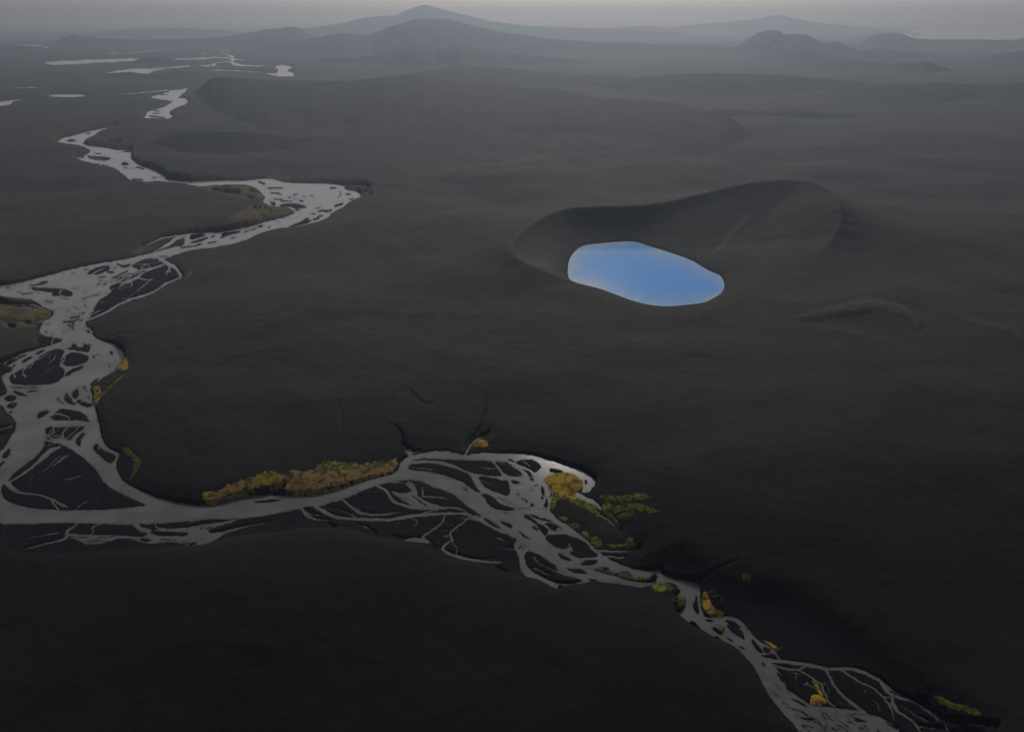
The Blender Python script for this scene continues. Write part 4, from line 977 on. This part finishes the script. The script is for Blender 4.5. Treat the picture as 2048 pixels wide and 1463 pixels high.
for pts, lab in [(((850, 900), (900, 888), (950, 912), (935, 942), (870, 930)), 'smallest pale green cushion on the bank, first below the curling strip'), (((960, 970), (1020, 953), (1075, 972), (1045, 1012)), 'second small green cushion along the bank'),
                 (((1075, 1050), (1120, 1030), (1165, 1075), (1190, 1100), (1150, 1130)), 'third green cushion, joined to the brightest one'), (((1180, 1110), (1240, 1095), (1300, 1145), (1298, 1195), (1235, 1202), (1190, 1165)), 'brightest lime green cushion at the water edge'),
                 (((1530, 1150), (1580, 1130), (1622, 1160), (1600, 1198), (1540, 1192)), 'lone lime green cushion above the side stream'), (((1320, 1178), (1530, 1182), (1690, 1212), (1560, 1228), (1400, 1212)), 'dark mossy line under the lone green cushion')]:
    patch('moss', P('I', *pts), GREEN, 2.8, lab, 'moss', group='green cushions along the bank')
for b, pts, m, h, lab in [('K', ((1030, 790), (1090, 745), (1180, 740), (1270, 790), (1255, 835), (1150, 870), (1060, 850)), GREEN, 3.0, 'olive moss mound on the near bank where the river narrows'),
                          ('K', ((1310, 900), (1370, 885), (1378, 960), (1360, 1010), (1310, 1030), (1300, 960)), GREEN, 3.0, 'yellow green mound on the near bank beside the narrows'),
                          ('K', ((1548, 880), (1600, 860), (1630, 960), (1680, 1020), (1770, 1040), (1778, 1085), (1720, 1105), (1640, 1090), (1560, 1010)), GOLD, 2.2, 'golden moss around the foot of the brown boulder'),
                          ('K', ((1705, 1195), (1790, 1195), (1785, 1250), (1750, 1270), (1710, 1240)), GREEN, 1.8, 'little yellow green islet in midstream below the boulder'),
                          ('K', ((840, 680), (900, 663), (955, 690), (930, 724), (860, 716)), GREEN, 1.4, 'small green patch on the reddish gravel bar'),
                          ('K', ((1940, 770), (1990, 752), (2035, 780), (2010, 822), (1950, 805)), GREEN, 1.4, 'sparse yellow green tufts on the slope right of the narrows'),
                          ('L', ((1150, 712), (1200, 735), (1270, 758), (1305, 790), (1270, 808), (1205, 765)), GOLD, 1.2, 'small yellow moss streak on the edge of the black lava flat'),
                          ('L', ((1195, 838), (1280, 818), (1365, 778), (1310, 832), (1230, 855)), REDDISH, .8, 'pinkish tongue of gravel under the small yellow streak'),
                          ('M', ((740, 1050), (800, 1055), (860, 1080), (892, 1150), (830, 1182), (730, 1162), (712, 1130)), GOLD, 1.8, 'amber moss clump among the lowest channels'),
                          ('M', ((735, 895), (790, 925), (820, 1000), (862, 1075), (820, 1065), (780, 985), (745, 945)), GOLD, 1.2, 'narrow amber tail above the amber clump'),
                          ('N', ((1080, 1105), (1200, 1165), (1300, 1225), (1420, 1262), (1545, 1345), (1555, 1390), (1440, 1325), (1300, 1268), (1180, 1208)), GREEN, 1.4, 'thin olive fringe along the lowest right bank'),
                          ('B', ((1570, 560), (1640, 500), (1700, 430), (1750, 450), (1780, 560), (1740, 620), (1650, 600)), GOLD, 1.5, 'golden green moss on the point of the inner bank'),
                          ('B', ((1245, 780), (1340, 790), (1390, 850), (1400, 920), (1330, 1040), (1290, 1060), (1270, 960), (1310, 880)), GOLD, 1.5, 'orange moss on the cut bank beside the midstream bars'),
                          ('B', ((1390, 930), (1560, 780), (1690, 680), (1720, 690), (1560, 820), (1400, 965)), GREEN, .8, 'thin green line of moss linking the two orange banks'),
                          ('C', ((1240, 315), (1310, 308), (1380, 385), (1445, 445), (1455, 500), (1385, 575), (1310, 645), (1375, 520), (1395, 450), (1330, 392)), GREEN, 1.4, 'green mossy rim round the black pool bed on the inner bank'),
                          ('A', ((1900, 445), (1920, 390), (1980, 345), (1990, 380), (1950, 425)), GREEN, 1.2, 'tiny pale green patch at the tip of the side channel'),
                          ('E', ((380, 660), (560, 560), (660, 480), (800, 470), (960, 485), (1060, 540), (900, 590), (700, 640), (480, 700)), BROWN, .8, 'brown heath on the inside of the wide river bend'),
                          ('E', ((0, 270), (250, 275), (560, 268), (660, 290), (720, 330), (765, 390), (720, 430), (560, 440), (300, 400), (100, 330)), BROWN, .8, 'brown heath with bright puddles at the head of the wide bend'),
                          ('E', ((740, 190), (850, 155), (960, 185), (1060, 218), (960, 215), (850, 190)), BROWN, 1.2, 'ochre heath fringe along the far bank of the wide bend'),
                          ('A', ((-60, 925), (200, 880), (390, 895), (380, 925), (200, 950), (-60, 985)), BROWN, .8, 'olive heath strip at the left picture edge'),
                          ('A', ((-60, 700), (200, 710), (420, 700), (520, 725), (520, 790), (430, 830), (200, 860), (-60, 880)), BROWN, .5, 'dull brown heath tongue at the left between two river arms'),
                          ('A', ((1330, 130), (1420, 90), (1560, 70), (1590, 105), (1500, 130), (1400, 160)), BROWN, .6, 'brown heath pocket beside the forking upper channel')]:
    patch('moss' if m in (GOLD, GREEN) else ('heath' if m is BROWN else 'gravel'), P(b, *pts), m, h, lab, 'moss' if m in (GOLD, GREEN) else ('heath' if m is BROWN else 'gravel'))
patch('moss', P('H', (1250, 170), (1290, 125), (1360, 115), (1420, 150), (1410, 180), (1320, 190)), GOLD, 2.0, 'lone amber moss patch in the gully above the river', 'moss')
patch('gravel', P('K', (430, 610), (500, 582), (588, 575), (630, 628), (700, 648), (735, 625), (815, 634), (830, 671), (950, 684), (1000, 707), (1060, 690), (1070, 735), (930, 740), (800, 713), (660, 666), (560, 648)), REDDISH, 1.0, 'rough reddish gravel heaped on the bar in the narrow river', 'gravel', gaps=.5)
patch('boulder', P('K', (1600, 862), (1690, 872), (1750, 925), (1790, 970), (1745, 1030), (1680, 1015), (1630, 960)), ROCK, 9.0, 'big brown boulder ringed by golden moss beside the narrows', 'boulder', 'thing', lump=.7, edge=9)
patch('boulder', P('K', (1030, 672), (1055, 660), (1095, 668), (1098, 700), (1055, 712), (1030, 700)), ROCK, 4.5, 'grey brown rock at the upstream end of the narrows', 'boulder', 'thing', edge=5)
patch('boulder', P('K', (1245, 920), (1300, 900), (1325, 950), (1300, 1020), (1260, 1000)), ROCK, 4.0, 'dull grey rock behind the yellow green mound', 'boulder', 'thing', edge=5)

# pale stones lying along the bank edges
V_, Q_ = [], []
cu = np.array([(-1, -1, -.4), (1, -1, -.4), (1, 1, -.4), (-1, 1, -.4), (-.7, -.6, .8), (.6, -.7, .7), (.7, .6, .9), (-.6, .7, .7)])
cf = [(0, 3, 2, 1), (4, 5, 6, 7), (0, 1, 5, 4), (1, 2, 6, 5), (2, 3, 7, 6), (3, 0, 4, 7)]
spots = []
for n_, spread, rad, line in [(60, 4.5, .32, P('N', (0, 330), (200, 470), (310, 545), (500, 690), (640, 830), (800, 920), (980, 1050))), (26, 26, .32, P('K', (700, 130), (900, 300), (1000, 500), (1400, 400))), (30, 14, .35, P('K', (700, 540), (900, 560), (1050, 600))),
                              (34, 9, .35, P('K', (1480, 690), (1700, 740), (1900, 820), (2040, 900))), (10, 14, .28, P('G', (0, 1270), (250, 1240), (420, 1190), (800, 1160))), (12, 12, .3, P('C', (1450, 470), (1800, 500), (2048, 520), (1650, 720))), (34, 9, .35, P('L', (900, 280), (1200, 270), (1420, 330)))]:
    c = np.array(line)
    for _ in range(n_):
        k = rng.uniform(0, len(c) - 1); i = int(k)
        p = c[i] + (c[i + 1] - c[i]) * (k - i) + rng.normal(0, spread, 2) * (1, .7)
        spots.append((p[0], p[1], rad * rng.uniform(.5, 1.9) ** 1.3))
for px, py, r in spots:
    X_, Y_ = ground(px, py); z = float(ground_z(np.array([px]), np.array([py]))[0])
    th = rng.uniform(0, 6.28); ct, st = math.cos(th), math.sin(th)
    base = len(V_)
    for vx, vy, vz in cu * rng.uniform(.75, 1.25, (8, 3)) * r:
        V_.append((X_ + vx * ct - vy * st, Y_ + vx * st + vy * ct, z + vz))
    Q_ += [tuple(base + k for k in f) for f in cf]
link('stones', mesh('stones', V_, Q_, STONE), 'stuff', 'scattered pale stones on the slopes and bank edges of the lower river', 'stones')

# ------------------------------------------------------------------ air
hm = bpy.data.materials.new('haze')
hm.use_nodes = True
hn, hl = hm.node_tree.nodes, hm.node_tree.links
hn.remove(hn['Principled BSDF'])
pv = hn.new('ShaderNodeVolumePrincipled')
pv.inputs['Color'].default_value = (.30, .365, .455, 1)          # blue scatters sooner than red
pv.inputs['Absorption Color'].default_value = (.384, .30, .238, 1)
pv.inputs['Density'].default_value = HAZE_DENSITY
pv.inputs['Anisotropy'].default_value = 0.48
hl.new(pv.outputs[0], hn['Material Output'].inputs['Volume'])
b0, b1 = np.array((-84000., -5000., -10.)), np.array((84000., 96000., 1420.))
hv = [(x_, y_, z_) for z_ in (b0[2], b1[2]) for y_ in (b0[1], b1[1]) for x_ in (b0[0], b1[0])]
hq = [(0, 2, 3, 1), (4, 5, 7, 6), (0, 1, 5, 4), (2, 6, 7, 3), (0, 4, 6, 2), (1, 3, 7, 5)]
hme = mesh('haze', hv, hq, hm)
hme.polygons.foreach_set('use_smooth', np.zeros(6, dtype=bool))
link('haze', hme, 'stuff', 'pale blue grey haze that thickens towards the far hills', 'haze')
